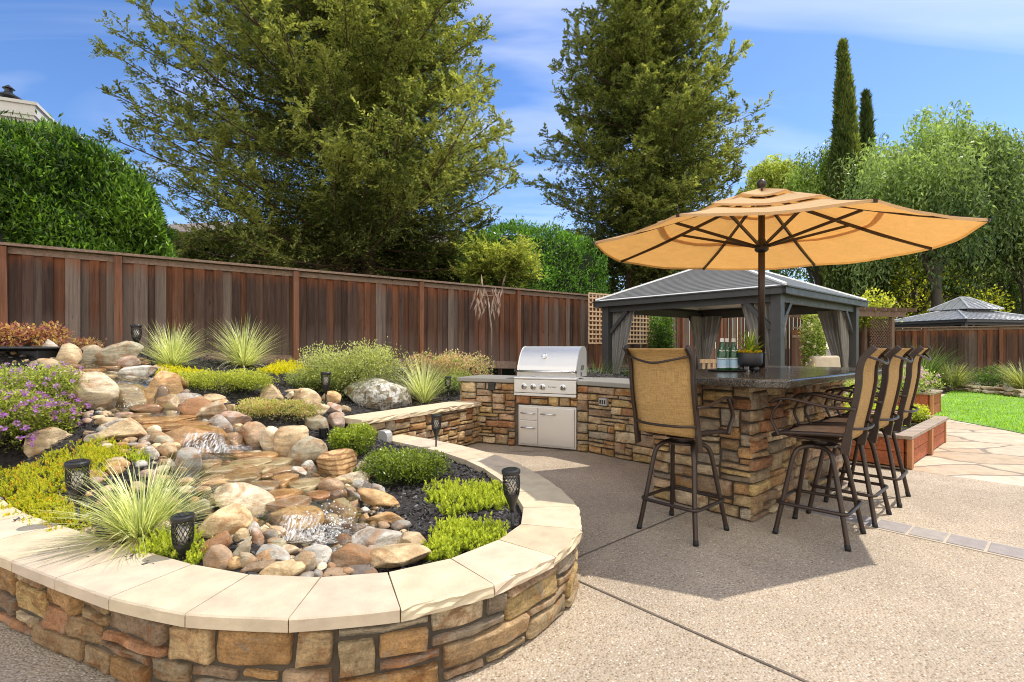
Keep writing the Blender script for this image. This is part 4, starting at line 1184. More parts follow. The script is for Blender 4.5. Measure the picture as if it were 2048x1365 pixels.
planter_box('low red stained planter box with grey cap boards right behind the bar stools', 2.97, -.41, 2.30, 1.65, .36, 2, 2)
planter_box('smaller red planter box set farther back at the corner of the lawn', 8.5, .25, 1.05, 2.4, .45, 1, 2)

# ------------------------------------------------------------------ garden chairs under the gazebo
def arm_chair(px, D, rz, wood, label, ztop):
    c = P(px, 700, D)[:2]
    t = thing('patio_chair', label, 'chair', (c[0], c[1], 0), rz, 'patio chairs under the gazebo')
    w = .33
    for sx in (-1, 1):
        for sy in (-1, 1): MB().box((sx * w, sy * .3, .31), (.05, .05, .62)).build('leg', MAT['oldwood' if wood else 'charcoal'], t, bevel=.004)
        MB().box((sx * w, 0, .64), (.07, .68, .03)).build('armrest', MAT['lat' if wood else 'charcoal'], t, bevel=.006)
    MB().box((0, 0, .34), (.62, .62, .06)).build('seat_frame', MAT['charcoal'], t)
    MB().box((0, .02, .44), (.58, .58, .13)).build('seat_cushion', MAT['cushion'], t, bevel=.04, bseg=4)
    m = MB()
    if wood:
        m.box((0, -.33, ztop - .03), (.72, .045, .07))
        for i in range(6): m.box((-.29 + .116 * i, -.33, (ztop + .35) / 2 - .03), (.055, .025, ztop - .38))
        m.box((0, -.33, ztop - .22), (.66, .03, .05)); m.build('back_slats', MAT['lat'], t, bevel=.004)
    else:
        m.box((0, -.31, (ztop + .5) / 2), (.64, .15, ztop - .5), (R(-6), 0, 0)); m.build('back_cushion', MAT['cushion'], t, bevel=.05, bseg=4)
    return t
arm_chair(1620, 9.3, R(200) - math.pi, False, 'beige cushioned patio chair seen from behind under the gazebo', 1.17)
arm_chair(1408, 9.6, R(20), True, 'slatted wooden patio chair back just left of the green bottles', 1.10)

# ------------------------------------------------------------------ solar lanterns
def make_lantern(label, h=.36, s=1.0):
    t = thing('solar_lantern', label, 'garden light', group='black solar stake lanterns')
    rad = lambda z: .047 * (1 - .38 * max(0, (.24 - z) / .10)) * (1.0 if z < .335 else 1)
    nz, nk = 7, 16
    bm = bmesh.new(); g = []
    for i in range(nz):
        z = .215 + .115 * i / (nz - 1); r = .036 + .012 * math.sin(math.pi * (.15 + .6 * i / (nz - 1)))
        g.append([bm.verts.new((r * math.cos(2 * math.pi * (k + .5 * (i % 2)) / nk), r * math.sin(2 * math.pi * (k + .5 * (i % 2)) / nk), z)) for k in range(nk)])
    fs = []
    for i in range(nz - 1):
        for k in range(nk):
            a = (k + 1) % nk
            if i % 2 == 0: q = [(g[i][k], g[i][a], g[i + 1][k]), (g[i][a], g[i + 1][a], g[i + 1][k])]
            else: q = [(g[i][k], g[i][a], g[i + 1][a]), (g[i][k], g[i + 1][a], g[i + 1][k])]
            for f in q: fs.append(bm.faces.new(f))
    # merge triangle pairs to leaf-like holes: inset every face and drop the middle
    bmesh.ops.dissolve_edges(bm, edges=[e for e in bm.edges if len(e.link_faces) == 2 and abs(e.verts[0].co.z - e.verts[1].co.z) < 1e-6 and random.random() < .75], use_verts=False)
    bm.faces.ensure_lookup_table()
    r_ = bmesh.ops.inset_individual(bm, faces=bm.faces[:], thickness=.0026, depth=0)
    new = set(r_['faces']); bmesh.ops.delete(bm, geom=[f for f in bm.faces if f not in new], context='FACES_ONLY')
    V = [tuple(v.co) for v in bm.verts]; bm.verts.index_update(); Fc = [tuple(v.index for v in f.verts) for f in bm.faces]; bm.free()
    hd = mesh_from('lantern_head', V, Fc, MAT['black'], t); sm = hd.modifiers.new('thickness', 'SOLIDIFY'); sm.thickness = .003
    MB().lathe([(0, .325), (.046, .325), (.051, .332), (.051, .346), (.047, .352), (.03, .355), (0, .355)], 22, caps=False).build('top_cap', MAT['black'], t)
    MB().lathe([(0, .3552), (.034, .3552), (.034, .3565), (0, .3565)], 20, caps=False).build('solar_panel', MAT['dark_glass'], t)
    MB().lathe([(.0, .215), (.022, .215), (.024, .30), (0, .30)], 14, caps=False).build('diffuser', MAT['diffuser'], t, smooth=True)
    MB().lathe([(.0405, .222), (.041, .215), (.033, .195), (.022, .165), (.014, .14), (.010, .12), (0, .12)], 20, caps=False).build('neck', MAT['black'], t, smooth=True)
    MB().tube([(0, 0, -.08), (0, 0, .13)], .0085, 8).build('stake', MAT['black'], t, smooth=True)
    return t
LN = [(1026, 1068, 1.02, 'black lantern standing inside the right bend of the planter wall, beside lime sedum'),
      (362, 1132, .98, 'black lantern nearest the camera, rising behind the front cap stones'),
      (158, 1010, 1.12, 'black lantern in the yellow groundcover at the left, beside the big grass tuft'),
      (872, 903, 1.02, 'black lantern behind the clipped shrub, in front of the seat wall'),
      (652, 812, 1.15, 'black lantern behind the boulders left of the big lichen rock'),
      (897, 801, 1.0, 'black lantern behind the seat wall next to the grill counter'),
      (275, 716, 1.25, 'flared black lantern beside the back left grass tuft near the fence')]
lan0 = make_lantern(LN[0][3])
for i, (px, py, s, lab) in enumerate(LN):
    o = lan0 if i == 0 else copy_tree(lan0)
    p = hit(px, py)
    if i == 1: p = P(366, 1028, 2.4); p[2] -= .355 * s
    if i == 2: p = P(156, 920, 2.85); p[2] -= .355 * s
    o.location = p; o.scale = (s, s, s); o['label'] = lab
    o.rotation_euler = (random.uniform(-.04, .04), random.uniform(-.04, .04), random.uniform(0, 6))
def spot(px, py, lab):
    p = hit(px, py); t = thing('spotlight', lab, 'garden light', p)
    MB().lathe([(0, .0), (.03, .0), (.035, .01), (.035, .09), (0, .09)], 16, caps=False).build('housing', MAT['black'], t)
    m = MB()
    for k in range(12): a = k * .5236; m.box((.038 * math.cos(a), .038 * math.sin(a), .05), (.014, .004, .085), (0, 0, a))
    m.build('cooling_fins', MAT['black'], t)
spot(647, 876, 'short ribbed black spotlight among the rocks at the left end of the seat wall')
# grey metal light box on the planter cap
c = G(772, 884, .352)
jb = thing('light_fixture', 'small grey hooded metal box standing on the planter cap below the seat wall', 'light fixture', c, R(-25))
V = []; pf = [(-.05, 0), (.05, 0), (.05, .06), (.04, .095), (.015, .115), (-.02, .118), (-.05, .118)]
m = MB(); n = len(pf); V = [(x, y, z) for y in (-.045, .045) for x, z in pf]
m.add(V, [tuple(range(n - 1, -1, -1)), tuple(range(n, 2 * n))] + [(i, (i + 1) % n, n + (i + 1) % n, n + i) for i in range(n)]); m.build('hood', MAT['greybox'], jb, bevel=.004)
MB().box((-.062, 0, .06), (.02, .075, .10)).build('back_plate', MAT['greybox'], jb, bevel=.003)
# spillway box feeding the waterfall
p = P(20, 712, 5.55)
sb = thing('spillway_box', 'black plastic spillway box at the head of the waterfall, left edge', 'spillway', p, R(-12))
m = MB(); m.box((0, .2, .01), (.86, .5, .12)); m.build('basin', MAT['black'], sb, bevel=.02)
m = MB(); m.box((.02, -.02, .085), (.92, .62, .03)); m.build('lid', MAT['black'], sb, bevel=.012)
# wind spinner sculpture by the fence
p = hit(985, 757, d1=12); p = np.array([p[0], min(p[1], 10.3), 0]); p[0] = (982 - 1024) / 1024 * p[1]; p[2] = T(p[:2])[0]
wsn = thing('wind_spinner', 'tall thin metal pole sculpture with two clusters of rusty leaves near the fence', 'garden ornament', p)
Hs = 2.62 - p[2]
MB().tube([(0, 0, -.1), (.01, 0, Hs * .5), (-.06, 0, Hs * .82)], .017, 8).build('pole', MAT['wire'], wsn, smooth=True)
m = MB(); m.tube([(-.2, 0, Hs * .84), (.16, .02, Hs * .845)], .008, 6); m.build('cross_arm', MAT['wire'], wsn)
for cx, n in ((-.21, 26), (.13, 24)):
    m = MB(); r = random.Random(int(cx * 100))
    for k in range(n):
        L = r.uniform(.16, .34)
        b = Vector((cx + r.uniform(-.12, .12), r.uniform(-.05, .05), Hs * .86 + r.uniform(-.28, .16)))
        d = Vector((r.uniform(-.5, .5), r.uniform(-.3, .3), -1 if r.random() < .75 else .9)).normalized()
        s_ = Vector((d.z, .3, -d.x)).normalized() * .018
        m.add([b, b + d * L * .5 + s_, b + d * L, b + d * L * .5 - s_], [(0, 1, 2, 3)])
    m.build('leaf_cluster', MAT['foil'], wsn)

# ------------------------------------------------------------------ neighbours
ch = thing('neighbor_chimney', 'grey stucco chimney with pale moulded trim and black cap above the left hedge', 'chimney', (-17.5, 16.5, 0))
hz = CH + (HY - 196) / F * 16.2
cx = (40 - 1024) / F * 16.0
rzc = R(24)
MB().box((cx - .93, 16.6, hz / 2 - .2), (1.7, 1.5, hz - .4), (0, 0, rzc)).build('wall', MAT['stucco'], ch, True)
MB().box((cx - .93, 16.6, hz - .62), (1.82, 1.62, .12), (0, 0, rzc)).build('lower_trim', MAT['trim'], ch, True)
MB().box((cx - .93, 16.6, hz - .40), (1.9, 1.7, .318), (0, 0, rzc)).build('upper_trim', MAT['trim'], ch, True)
MB().box((cx - .93, 16.6, hz - .19), (2.0, 1.8, .10), (0, 0, rzc)).build('coping', MAT['trim'], ch, True)
MB().lathe([(0, .12), (.14, .12), (.14, .30), (.40, .33), (.10, .52), (.10, .62), (.16, .64), (0, .78)], 20, (cx - .75, 16.4, hz - .26), caps=False).build('chimney_cap', MAT['black'], ch, True)
nh = thing('neighbor_house', 'pale stucco house glimpsed through the big redwood behind the fence', 'house', (-6, 24, 0))
MB().box((-6.5, 25, 2.9), (16, 6, 5.8), (0, 0, R(12))).build('wall', MAT['stucco'], nh, True)
m = MB()
for s in (-1,): m.add([(-15.5, 19.5, 5.75), (2.8, 23.2, 5.75), (1.4, 28.5, 7.4), (-14.2, 25.2, 7.4)], [(0, 1, 2, 3)]); m.add([(1.4, 28.5, 7.4), (-14.2, 25.2, 7.4), (-16, 31, 5.75), (1.2, 33, 5.75)], [(0, 1, 2, 3)])
m.build('roof', MAT['tile'], nh, True, solid=.2)
for k in range(4):
    c = np.array([-11.5, 20.95]) + np.array([math.cos(R(12)), math.sin(R(12))]) * 3.4 * k
    w = MB().box((c[0] - .0, c[1] - .03, 3.9), (1.3, .1, 1.3), (0, 0, R(12))).build('window', MAT['trim'], nh, True)
    MB().box((c[0] + .012, c[1] - .085, 3.9), (1.1, .02, 1.1), (0, 0, R(12))).build('pane', MAT['dark_glass'], w, True)
h2 = thing('distant_house', 'small grey gabled house end at the right edge beyond the fence', 'house', (30, 29, 0))
MB().box((31.8, 29.5, 1.2), (4.2, 5, 2.4)).build('wall', MAT['stucco'], h2, True)
m = MB(); m.add([(29.4, 26.8, 2.35), (31.8, 26.8, 3.9), (31.8, 32.3, 3.9), (29.4, 32.3, 2.35), (34.2, 26.8, 2.35), (34.2, 32.3, 2.35)], [(0, 1, 2, 3), (1, 4, 5, 2)]); m.build('roof', MAT['tile'], h2, True, solid=.15)
m = MB(); m.add([(29.7, 26.99, 2.4), (33.9, 26.99, 2.4), (31.8, 26.99, 3.75)], [(0, 1, 2)]); m.build('gable', MAT['stucco'], h2, True)
# ------------------------------------------------------------------ rocks
RC = dict(t=(.66, .50, .30), c=(.76, .64, .44), g=(.42, .395, .345), w=(.60, .565, .485), o=(.62, .40, .19), b=(.42, .29, .18), r=(.45, .245, .13), p=(.52, .40, .32), k=(.19, .155, .125), v=(.50, .445, .31), y=(.74, .56, .31))
RN = dict(t='tan', c='cream', g='grey', w='pale grey', o='orange', b='brown', r='rust brown', p='pinkish', k='dark', v='olive grey', y='golden tan')
SN = dict(r='rounded', a='angular', f='flat', e='long')
_ico = {}
def ico(n):
    if n not in _ico:
        bm = bmesh.new(); bmesh.ops.create_icosphere(bm, subdivisions=n, radius=1)
        _ico[n] = (np.array([v.co[:] for v in bm.verts]), np.array([[v.index for v in f.verts] for f in bm.faces])); bm.free()
    return _ico[n]
def rock_mesh(w, d, h, shape, seed, det=3):
    V, Fc = ico(det); p = V.copy(); r = np.random.default_rng(seed)
    n_cut = dict(r=15, a=16, f=12, e=11, s=2)[shape]; lo = dict(r=.54, a=.48, f=.56, e=.55, s=.9)[shape]
    p = p * (1 + .10 * wob(V, seed, 1.3, 2))[:, None]
    if shape == 's':
        for k in range(7):
            a = k * .9 + r.uniform(-.35, .35); nv = np.array([math.cos(a), math.sin(a), 0]); c = r.uniform(.55, .9)
            p = p - nv * (np.maximum(p @ nv - c, 0) * .985)[:, None]
    for _ in range(n_cut):
        nv = r.normal(size=3); nv[2] *= .7; nv /= np.linalg.norm(nv); c = r.uniform(lo, .97)
        dt = p @ nv; ex = np.maximum(dt - c, 0); soft = .975 if shape != 'a' else .99
        p = p - nv * (ex * soft)[:, None]
    if shape in 'fs': p[:, 2] = np.sign(p[:, 2]) * np.abs(p[:, 2]) ** .8
    p = p * (1 + .035 * wob(V, seed + 9, 4.5, 4))[:, None]
    ext = (p.max(0) - p.min(0)) / 2; p = (p - (p.max(0) + p.min(0)) / 2) / ext
    return p * np.array([w / 2, d / 2, h / 2]), Fc
ROCKS = """97.5,699,31,33,w,r,0|96,708,24,12,t,f,0|135,716,55,43,t,a,-18|182,714,55,41,v,r,0|232,718,80,47,v,r,-14|250,729,45,30,p,r,0|285,726,27,16,b,r,10|273,745,62,25,w,f,0|98,733,43,28,t,r,10|137,753,66,30,t,r,12|187,792,80,78,c,r,25|200,827,18,10,g,r,0|215,827,14,9,g,r,0|198,836,22,8,t,r,0|210,845,40,23,t,r,-12|246,832,34,14,p,f,0|232,849,48,22,w,f,-20|240,865,78,45,t,a,-18|205,862,20,16,g,r,0|181,866,20,9,b,r,0|187,877,29,17,w,r,-12|97,880,66,44,t,a,-25|246,893,20,17,o,r,0|250,884,14,14,o,r,0|267,893,24,14,g,r,0|291,888,20,14,p,r,10|261,882,12,12,t,r,0|322,777,64,58,o,r,-15|367,769,20,21,o,r,30|310,739,12,17,t,r,30|326,742,28,12,t,f,20|366,785,22,13,p,r,10|388,794,30,13,g,r,10|368,805,38,33,g,r,15|396,817,52,42,r,a,-15|424,826,58,34,c,r,-28|427,798,44,14,t,r,5|440,807,28,12,t,r,0|456,809,11,11,k,r,0|460,818,20,17,t,r,0|468,840,52,29,p,a,10|439,853,46,42,g,r,20|412,848,20,18,g,r,0|478,861,24,14,v,r,-20|508,875,54,60,b,r,-30|552,886,46,60,c,r,-40|510,907,33,12,v,f,0|308,869,30,34,c,a,20|325,886,52,30,v,f,40|334,905,44,36,t,r,15|303,910,25,32,w,r,-35|379,925,47,55,g,r,10|343,934,24,26,w,a,20|360,940,22,15,w,r,0|325,927,20,16,b,r,0|289,890,20,13,w,r,15|283,901,14,13,t,r,0|246,907,17,16,o,r,0|261,908,13,11,t,r,0|244,933,24,22,o,r,0|196,951,44,20,b,f,8|545,791,41,36,t,r,20|582,783,36,7,t,f,-4|579,794,16,18,c,a,0|583,893,55,72,t,a,0|616,908,76,60,v,r,-35|598,947,33,28,w,a,0|617,937,33,31,w,a,15|632,952,15,11,b,r,0|641,961,23,11,g,r,10|633,971,23,13,p,r,0|707,956,62,30,c,f,-3|733,940,40,26,p,a,25|660,979,52,44,b,r,-35|721,970,30,20,w,a,0|738,974,20,20,w,a,0|757,982,33,22,g,r,35|713,995,52,15,g,e,42|686,991,16,21,b,r,0|756,1003,84,36,o,e,20|727,1022,22,16,w,r,0|728,1039,20,16,o,r,0|748,1049,16,14,o,r,20|777,1038,74,27,o,e,9|752,1077,98,42,w,f,-6|820,1083,58,38,t,a,0|798,1116,110,48,y,f,-4|711,1114,86,48,b,f,6|636,1113,60,38,w,a,8|490,1007,122,60,c,r,26|437,971,70,22,o,e,0|445,1055,84,66,y,r,-30|425,1098,86,36,r,a,-42|438,1122,50,58,b,a,-30|478,1115,86,30,v,e,-58|497,1060,36,28,w,r,20|485,1080,32,40,y,r,-30|513,1080,30,44,p,a,-10|528,1061,26,20,c,r,0|545,1075,40,22,t,r,-12|556,1066,40,22,t,r,20|553,1091,34,26,v,a,20|575,1103,38,27,c,r,-10|545,1112,62,38,w,r,15|517,1136,60,34,b,a,-30|568,1140,82,46,y,a,-20|609,1130,42,52,v,r,50|642,1134,24,20,w,r,0|662,1135,18,18,b,r,0|634,1150,28,20,g,r,0|675,1150,52,16,b,r,0|725,1143,64,20,k,f,4|497,1125,26,44,v,e,-40|405,1022,38,40,v,a,20|440,1005,18,16,v,r,0|368,941,22,14,c,r,0|440,1140,40,24,b,a,0|614,799,50,37,t,a,20|665,797,40,25,o,r,10|642,822,33,33,c,a,0|670,821,35,27,p,a,10|633,848,45,30,v,r,15|672,845,38,35,p,a,-25|602,827,42,13,t,f,5|470,890,30,20,b,r,0|262,757,20,9,w,f,5|228,748,26,8,w,f,5|690,820,22,16,t,r,0|420,1145,30,20,b,a,0|585,1155,40,16,b,r,0|760,1098,60,14,g,f,0"""
WETS = """250,798,92,54,v,r,0|293,820,52,22,b,r,0|343,809,50,37,v,r,15|340,829,32,15,v,r,0|375,876,108,46,o,a,6|330,846,74,14,o,f,4|352,857,96,11,o,f,2|325,800,26,50,k,a,-10|461,882,50,33,b,r,8|583,1040,126,50,y,e,-12|661,1048,38,36,v,a,0|688,1024,62,46,v,a,15|711,1057,48,28,k,a,0|685,1083,44,26,k,a,0|632,1072,28,18,o,a,0|672,992,36,30,k,a,0|635,999,38,14,r,f,0|487,918,28,11,o,f,0|528,918,40,14,o,f,4|418,935,38,17,v,f,0|454,927,26,14,r,a,0|553,932,42,16,v,f,0|497,935,66,20,v,f,0|525,948,40,14,v,f,0|561,950,42,16,b,f,0|523,960,32,8,b,f,0|566,964,44,14,o,f,0|464,947,22,10,v,f,0|492,951,50,16,b,f,0|477,965,60,22,v,f,0|523,982,52,30,g,f,0|506,975,38,14,w,r,-14|560,979,24,18,o,f,0|604,979,58,34,v,f,-6|556,1000,54,22,o,f,0|573,1015,60,22,p,f,-8|576,987,10,22,b,e,60|469,908,34,14,b,r,0|400,903,36,18,o,r,0|440,950,40,14,v,f,0|430,965,34,12,b,f,0|590,948,30,14,b,f,0|210,758,30,10,v,f,0|185,746,34,8,o,f,0|225,740,30,7,b,f,0|270,838,34,10,v,f,0|300,845,40,9,o,f,0|600,1020,30,16,k,f,0|140,738,34,8,b,f,0"""
def zone(px, py, wet):
    if py < 772 and px < 345: return 'around the top pool of the waterfall'
    if px < 290 and py < 860: return 'left of the upper fall'
    if px < 300: return 'by the yellow groundcover on the left bank'
    if px < 500 and py < 848: return 'along the right bank of the upper fall'
    if px > 570 and py < 862: return 'in the mulch near the lichen boulder'
    if px < 400 and py < 955: return 'on the left bank by the lower ledge'
    if py < 868: return 'above the middle ledge'
    if wet and py < 1008: return 'lying in the shallow middle pool'
    if px > 640 and py < 1062: return 'stacked on the right bank of the lower fall'
    if py < 925: return 'on the right bank above the middle pool'
    if py < 985: return 'at the right edge of the middle pool'
    if px < 470 and py < 1030: return 'behind the front left of the basin'
    if wet: return 'in the splash of the lowest fall'
    if px < 600: return 'piled at the front left of the basin'
    return 'along the front right of the basin'
rows = []
for txt, wet in ((ROCKS, False), (WETS, True)):
    for s in txt.split('|'):
        a = s.split(','); rows.append([float(x) for x in a[:4]] + [a[4], a[5], float(a[6]), wet])
def size_word(w): return 'large' if w >= 72 else 'medium' if w >= 40 else 'small' if w >= 24 else 'tiny'
base_lab = []
for r_ in rows:
    px, py, w, h, c, sh, rt, wet = r_
    nm = 'stepping slab' if (wet and sh == 'f') else 'stone' if w < 40 else 'boulder'
    base_lab.append(f"{size_word(w)} {'wet ' if wet else ''}{RN[c]} {SN[sh]} {nm} {zone(px, py, wet)}")
from collections import defaultdict
grp = defaultdict(list)
for i, l in enumerate(base_lab): grp[l].append(i)
ORD = ['leftmost', 'second from left', 'third from left', 'fourth from left', 'fifth from left', 'sixth from left', 'seventh from left', 'eighth from left']
labels = list(base_lab)
for l, ids in grp.items():
    if len(ids) > 1:
        ids.sort(key=lambda i: rows[i][0])
        for k, i in enumerate(ids): labels[i] = l + ', ' + (ORD[k] if k < len(ids) - 1 else 'rightmost')
for i, (px, py, w, h, c, sh, rt, wet) in enumerate(rows):
    base = hit(px, min(py + h * .30, 1168), up=0)
    D = base[1]; sc = D / F
    al = math.atan2(py - HY, F)
    W = w * sc * 1.17; Hp = h * sc * 1.22
    dp = W * (.72 if sh != 'e' else .42)
    if abs(rt) > 35: dp = min(W, Hp) * .8
    Hh = (Hp - dp * .62 * math.sin(al)) / math.cos(al)
    Hh = max(Hh, W * (.42 if sh in 'ra' else .30 if sh == 'e' else .2))
    if wet and sh == 'f': Hh = min(Hh, .05); W *= 1.18; dp = max(dp, Hp / max(.1, math.sin(al)) * .95); dp = min(dp, W * 1.15)
    V, Fc = rock_mesh(W, dp, Hh, 's' if (wet and sh == 'f') else sh, 100 + i, 4 if w > 55 else 3)
    if not (wet and sh == 'f'):
        m_ = np.array(Euler((random.uniform(-.15, .1), R(rt) , 0)).to_matrix()); V = V @ m_.T
    m_ = np.array(Euler((0, 0, random.uniform(-.3, .3))).to_matrix()); V = V @ m_.T
    ctr = P(px, py, D + .02)
    if wet and sh == 'f': ctr = hit(px, py); ctr[2] += .024
    else:
        low = V[:, 2].min(); tz = T(ctr[:2])[0]
        if ctr[2] + low > tz - .02: ctr[2] = tz - .02 - low if ctr[2] + low - tz > .12 else ctr[2]
    banded = (abs(px - 674) < 30 and abs(py - 929) < 30)
    o = mesh_from('river_stone' if not (wet and sh == 'f') else 'slate_slab', V, Fc, MAT['wet' if wet else 'rock'], None, False, True)
    o.location = ctr
    cc = np.array(RC[c]) * random.uniform(.88, 1.12); o.color = (*cc, 1)
    tag(o, labels[i], 'stone', 'stones of the waterfall')
# banded stone and lichen boulder, by hand
def solo(px, py, w, h, c, sh, rt, mat, lab, dpx=.75, seed=1, dD=0):
    base = hit(px, py + h * .33); D = base[1] + dD; sc = D / F
    V, Fc = rock_mesh(w * sc, w * sc * dpx, h * sc * 1.05, sh, seed, 5)
    m_ = np.array(Euler((0, R(rt), .1)).to_matrix()); V = V @ m_.T
    o = mesh_from('boulder', V, Fc, MAT[mat], None, False, True); o.location = P(px, py, D); o.color = (*RC[c], 1)
    return tag(o, lab, 'stone', 'stones of the waterfall')
solo(675, 930, 78, 64, 'o', 'r', -22, 'banded', 'large orange boulder with dark diagonal bands on the right bank of the stream', seed=77)
solo(752, 795, 136, 76, 'v', 'r', 0, 'lichen', 'biggest speckled grey boulder with white lichen behind the end of the seat wall', .6, 78, .25)
solo(806, 797, 26, 30, 'v', 'a', 0, 'lichen', 'small speckled stone with a dark hollow right of the big lichen boulder', .8, 79, .1)
# filler pebbles along the banks
pb = []
for _ in range(4000):
    i = rng.integers(len(SC)); a = rng.uniform(0, 6.28); d = SC[i, 3] * rng.uniform(.85, 2.1)
    q = SC[i, :2] + d * np.array([math.cos(a), math.sin(a)])
    if not inside(q[None], BED)[0] or stream_dist(q)[0] < .8 or (q[0] > SC[i, 0] and stream_dist(q)[0] > 1.45): continue
    if all(np.linalg.norm(q - k) > .085 for k in pb): pb.append(q)
    if len(pb) >= 220: break
for k, q in enumerate(pb):
    s = random.uniform(.024, .062); V, Fc = rock_mesh(s * 2, s * 1.5, s * 1.2, 'r', 700 + k % 12, 2)
    V = V @ np.array(Euler((random.uniform(-.3, .3), random.uniform(-.3, .3), random.uniform(0, 6))).to_matrix()).T
    o = mesh_from('river_pebble', V, Fc, MAT['rock'], None, False, True); o.location = (q[0], q[1], T(q)[0] + s * .2)
    o.color = (*(np.array(RC[random.choice('ttcgwpbo')]) * random.uniform(.8, 1.1)), 1)
    tag(o, 'small loose river pebble filling the gaps between the bank boulders', 'stone', 'loose pebbles on the stream banks')
# gravel bed of the stream (too many to count)
VV, FF = [], []; gv = []
base_p = [rock_mesh(1, .85, .6, 'r', 900 + k, 1) for k in range(6)]
for _ in range(2600):
    i = rng.integers(len(SC)); a = rng.uniform(0, 6.28); d = SC[i, 3] * math.sqrt(rng.uniform(0, 1)) * 1.3
    q = SC[i, :2] + d * np.array([math.cos(a), math.sin(a)]); gv.append(q)
gv = np.array(gv); gv = gv[inside(gv, BED)]; gzz = T(gv); nb = 0; CC = []
for q, z in zip(gv, gzz):
    s = rng.uniform(.018, .055); V, Fc = base_p[rng.integers(6)]; a = rng.uniform(0, 6.28); ca, sa = math.cos(a), math.sin(a)
    W_ = V * s; VV.append(np.c_[W_[:, 0] * ca - W_[:, 1] * sa + q[0], W_[:, 0] * sa + W_[:, 1] * ca + q[1], W_[:, 2] + z]); FF.append(Fc + nb); nb += len(V)
    CC.append(np.tile(np.array(RC['vbtogbk'[rng.integers(7)]]) * rng.uniform(.35, .7), (len(V), 1)))
tag(mesh_from('stream_gravel', np.concatenate(VV), np.concatenate(FF), simple('wet_gravel', None, .25, var=.3, attr=True), None, False, True, np.concatenate(CC)), kind='stuff')
# slope edging stones along the right lawn bed
ed = [(8.45, 10.6), (9.3, 11.45), (11.0, 13.05), (12.6, 14.6), (13.35, 15.3), (14.0, 14.6), (13.6, 13.6), (14.6, 12.6), (17, 11.3), (20, 9.9)]
ed = [G(x, y)[:2] for x, y in ((1884, 780), (1905, 781), (1930, 783), (1958, 786), (1985, 789), (2010, 791), (2035, 794), (2065, 799))]
ed = arc(ed, 3)
for k, q in enumerate(ed[:-1]):
    s = random.uniform(.26, .42); V, Fc = rock_mesh(s, s * .7, .12, 'f', 840 + k % 8, 3)
    for tier_ in range(2 if k % 2 else 1):
        o = mesh_from('edging_stone', V, Fc, MAT['rock'], None, False, True); o.location = (q[0] + .1 * tier_, q[1] + .16 * tier_, .05 + .10 * tier_); o.rotation_euler = (0, 0, random.uniform(-.6, .6)); o.color = (*(np.array(RC['v']) * random.uniform(.7, 1.1)), 1)
        tag(o, 'flat grey edging stone in the row between the lawn and the right fence bed', 'stone', 'edging stones along the lawn')
q = G(1873, 772); V, Fc = rock_mesh(.8, .6, .6, 'r', 861, 4); o = mesh_from('boulder', V, Fc, MAT['rock'], None, False, True); o.location = (q[0] + .2, q[1], .2); o.color = (*RC['p'], 1)
tag(o, 'pinkish boulder beside the lawn planter in front of the right fence grasses', 'stone')

# ------------------------------------------------------------------ water film following the stream
wl = []; fo = []
ns, nw = len(SC), 15
tg = np.gradient(SC[:, :2], axis=0); tg /= np.linalg.norm(tg, axis=1)[:, None]; nn = np.stack([-tg[:, 1], tg[:, 0]], 1)
slope = np.abs(np.gradient(SC[:, 2]) / np.maximum(1e-4, np.linalg.norm(np.gradient(SC[:, :2], axis=0), axis=1)))
for i in range(ns):
    for k in range(nw):
        q = SC[i, :2] + nn[i] * SC[i, 3] * (k / (nw - 1) - .5) * 2 * 1.0
        wl.append(q); fo.append(slope[i] * max(0, 1 - abs(k / (nw - 1) - .5) * 2.2))
wl = np.array(wl); wz = T(wl) + .028 + .008 * wob(np.c_[wl, wl[:, :1] * 0], 55, 9, 2)
fo = np.array(fo); fo = np.clip((fo - .22) * 1.5, 0, 1)
spots = [hit(640, 1092)[:2], hit(660, 1065)[:2], hit(455, 905)[:2], hit(425, 900)[:2], hit(250, 815)[:2], hit(335, 843)[:2]]
for q, rr, am in zip(spots, (.19, .12, .20, .15, .14, .16), (1.0, .9, 1.0, .8, .6, .55)):
    fo = np.maximum(fo, am * np.clip(1.25 - np.linalg.norm(wl - q, axis=1) / rr, 0, 1))
gi = np.arange(ns * nw).reshape(ns, nw)
Fq = np.stack([gi[:-1, :-1].ravel(), gi[:-1, 1:].ravel(), gi[1:, 1:].ravel(), gi[1:, :-1].ravel()], 1)
tag(mesh_from('stream_water', np.c_[wl, wz], Fq, MAT['water'], smooth=True, cols=np.repeat(fo[:, None], 3, 1)), kind='structure')
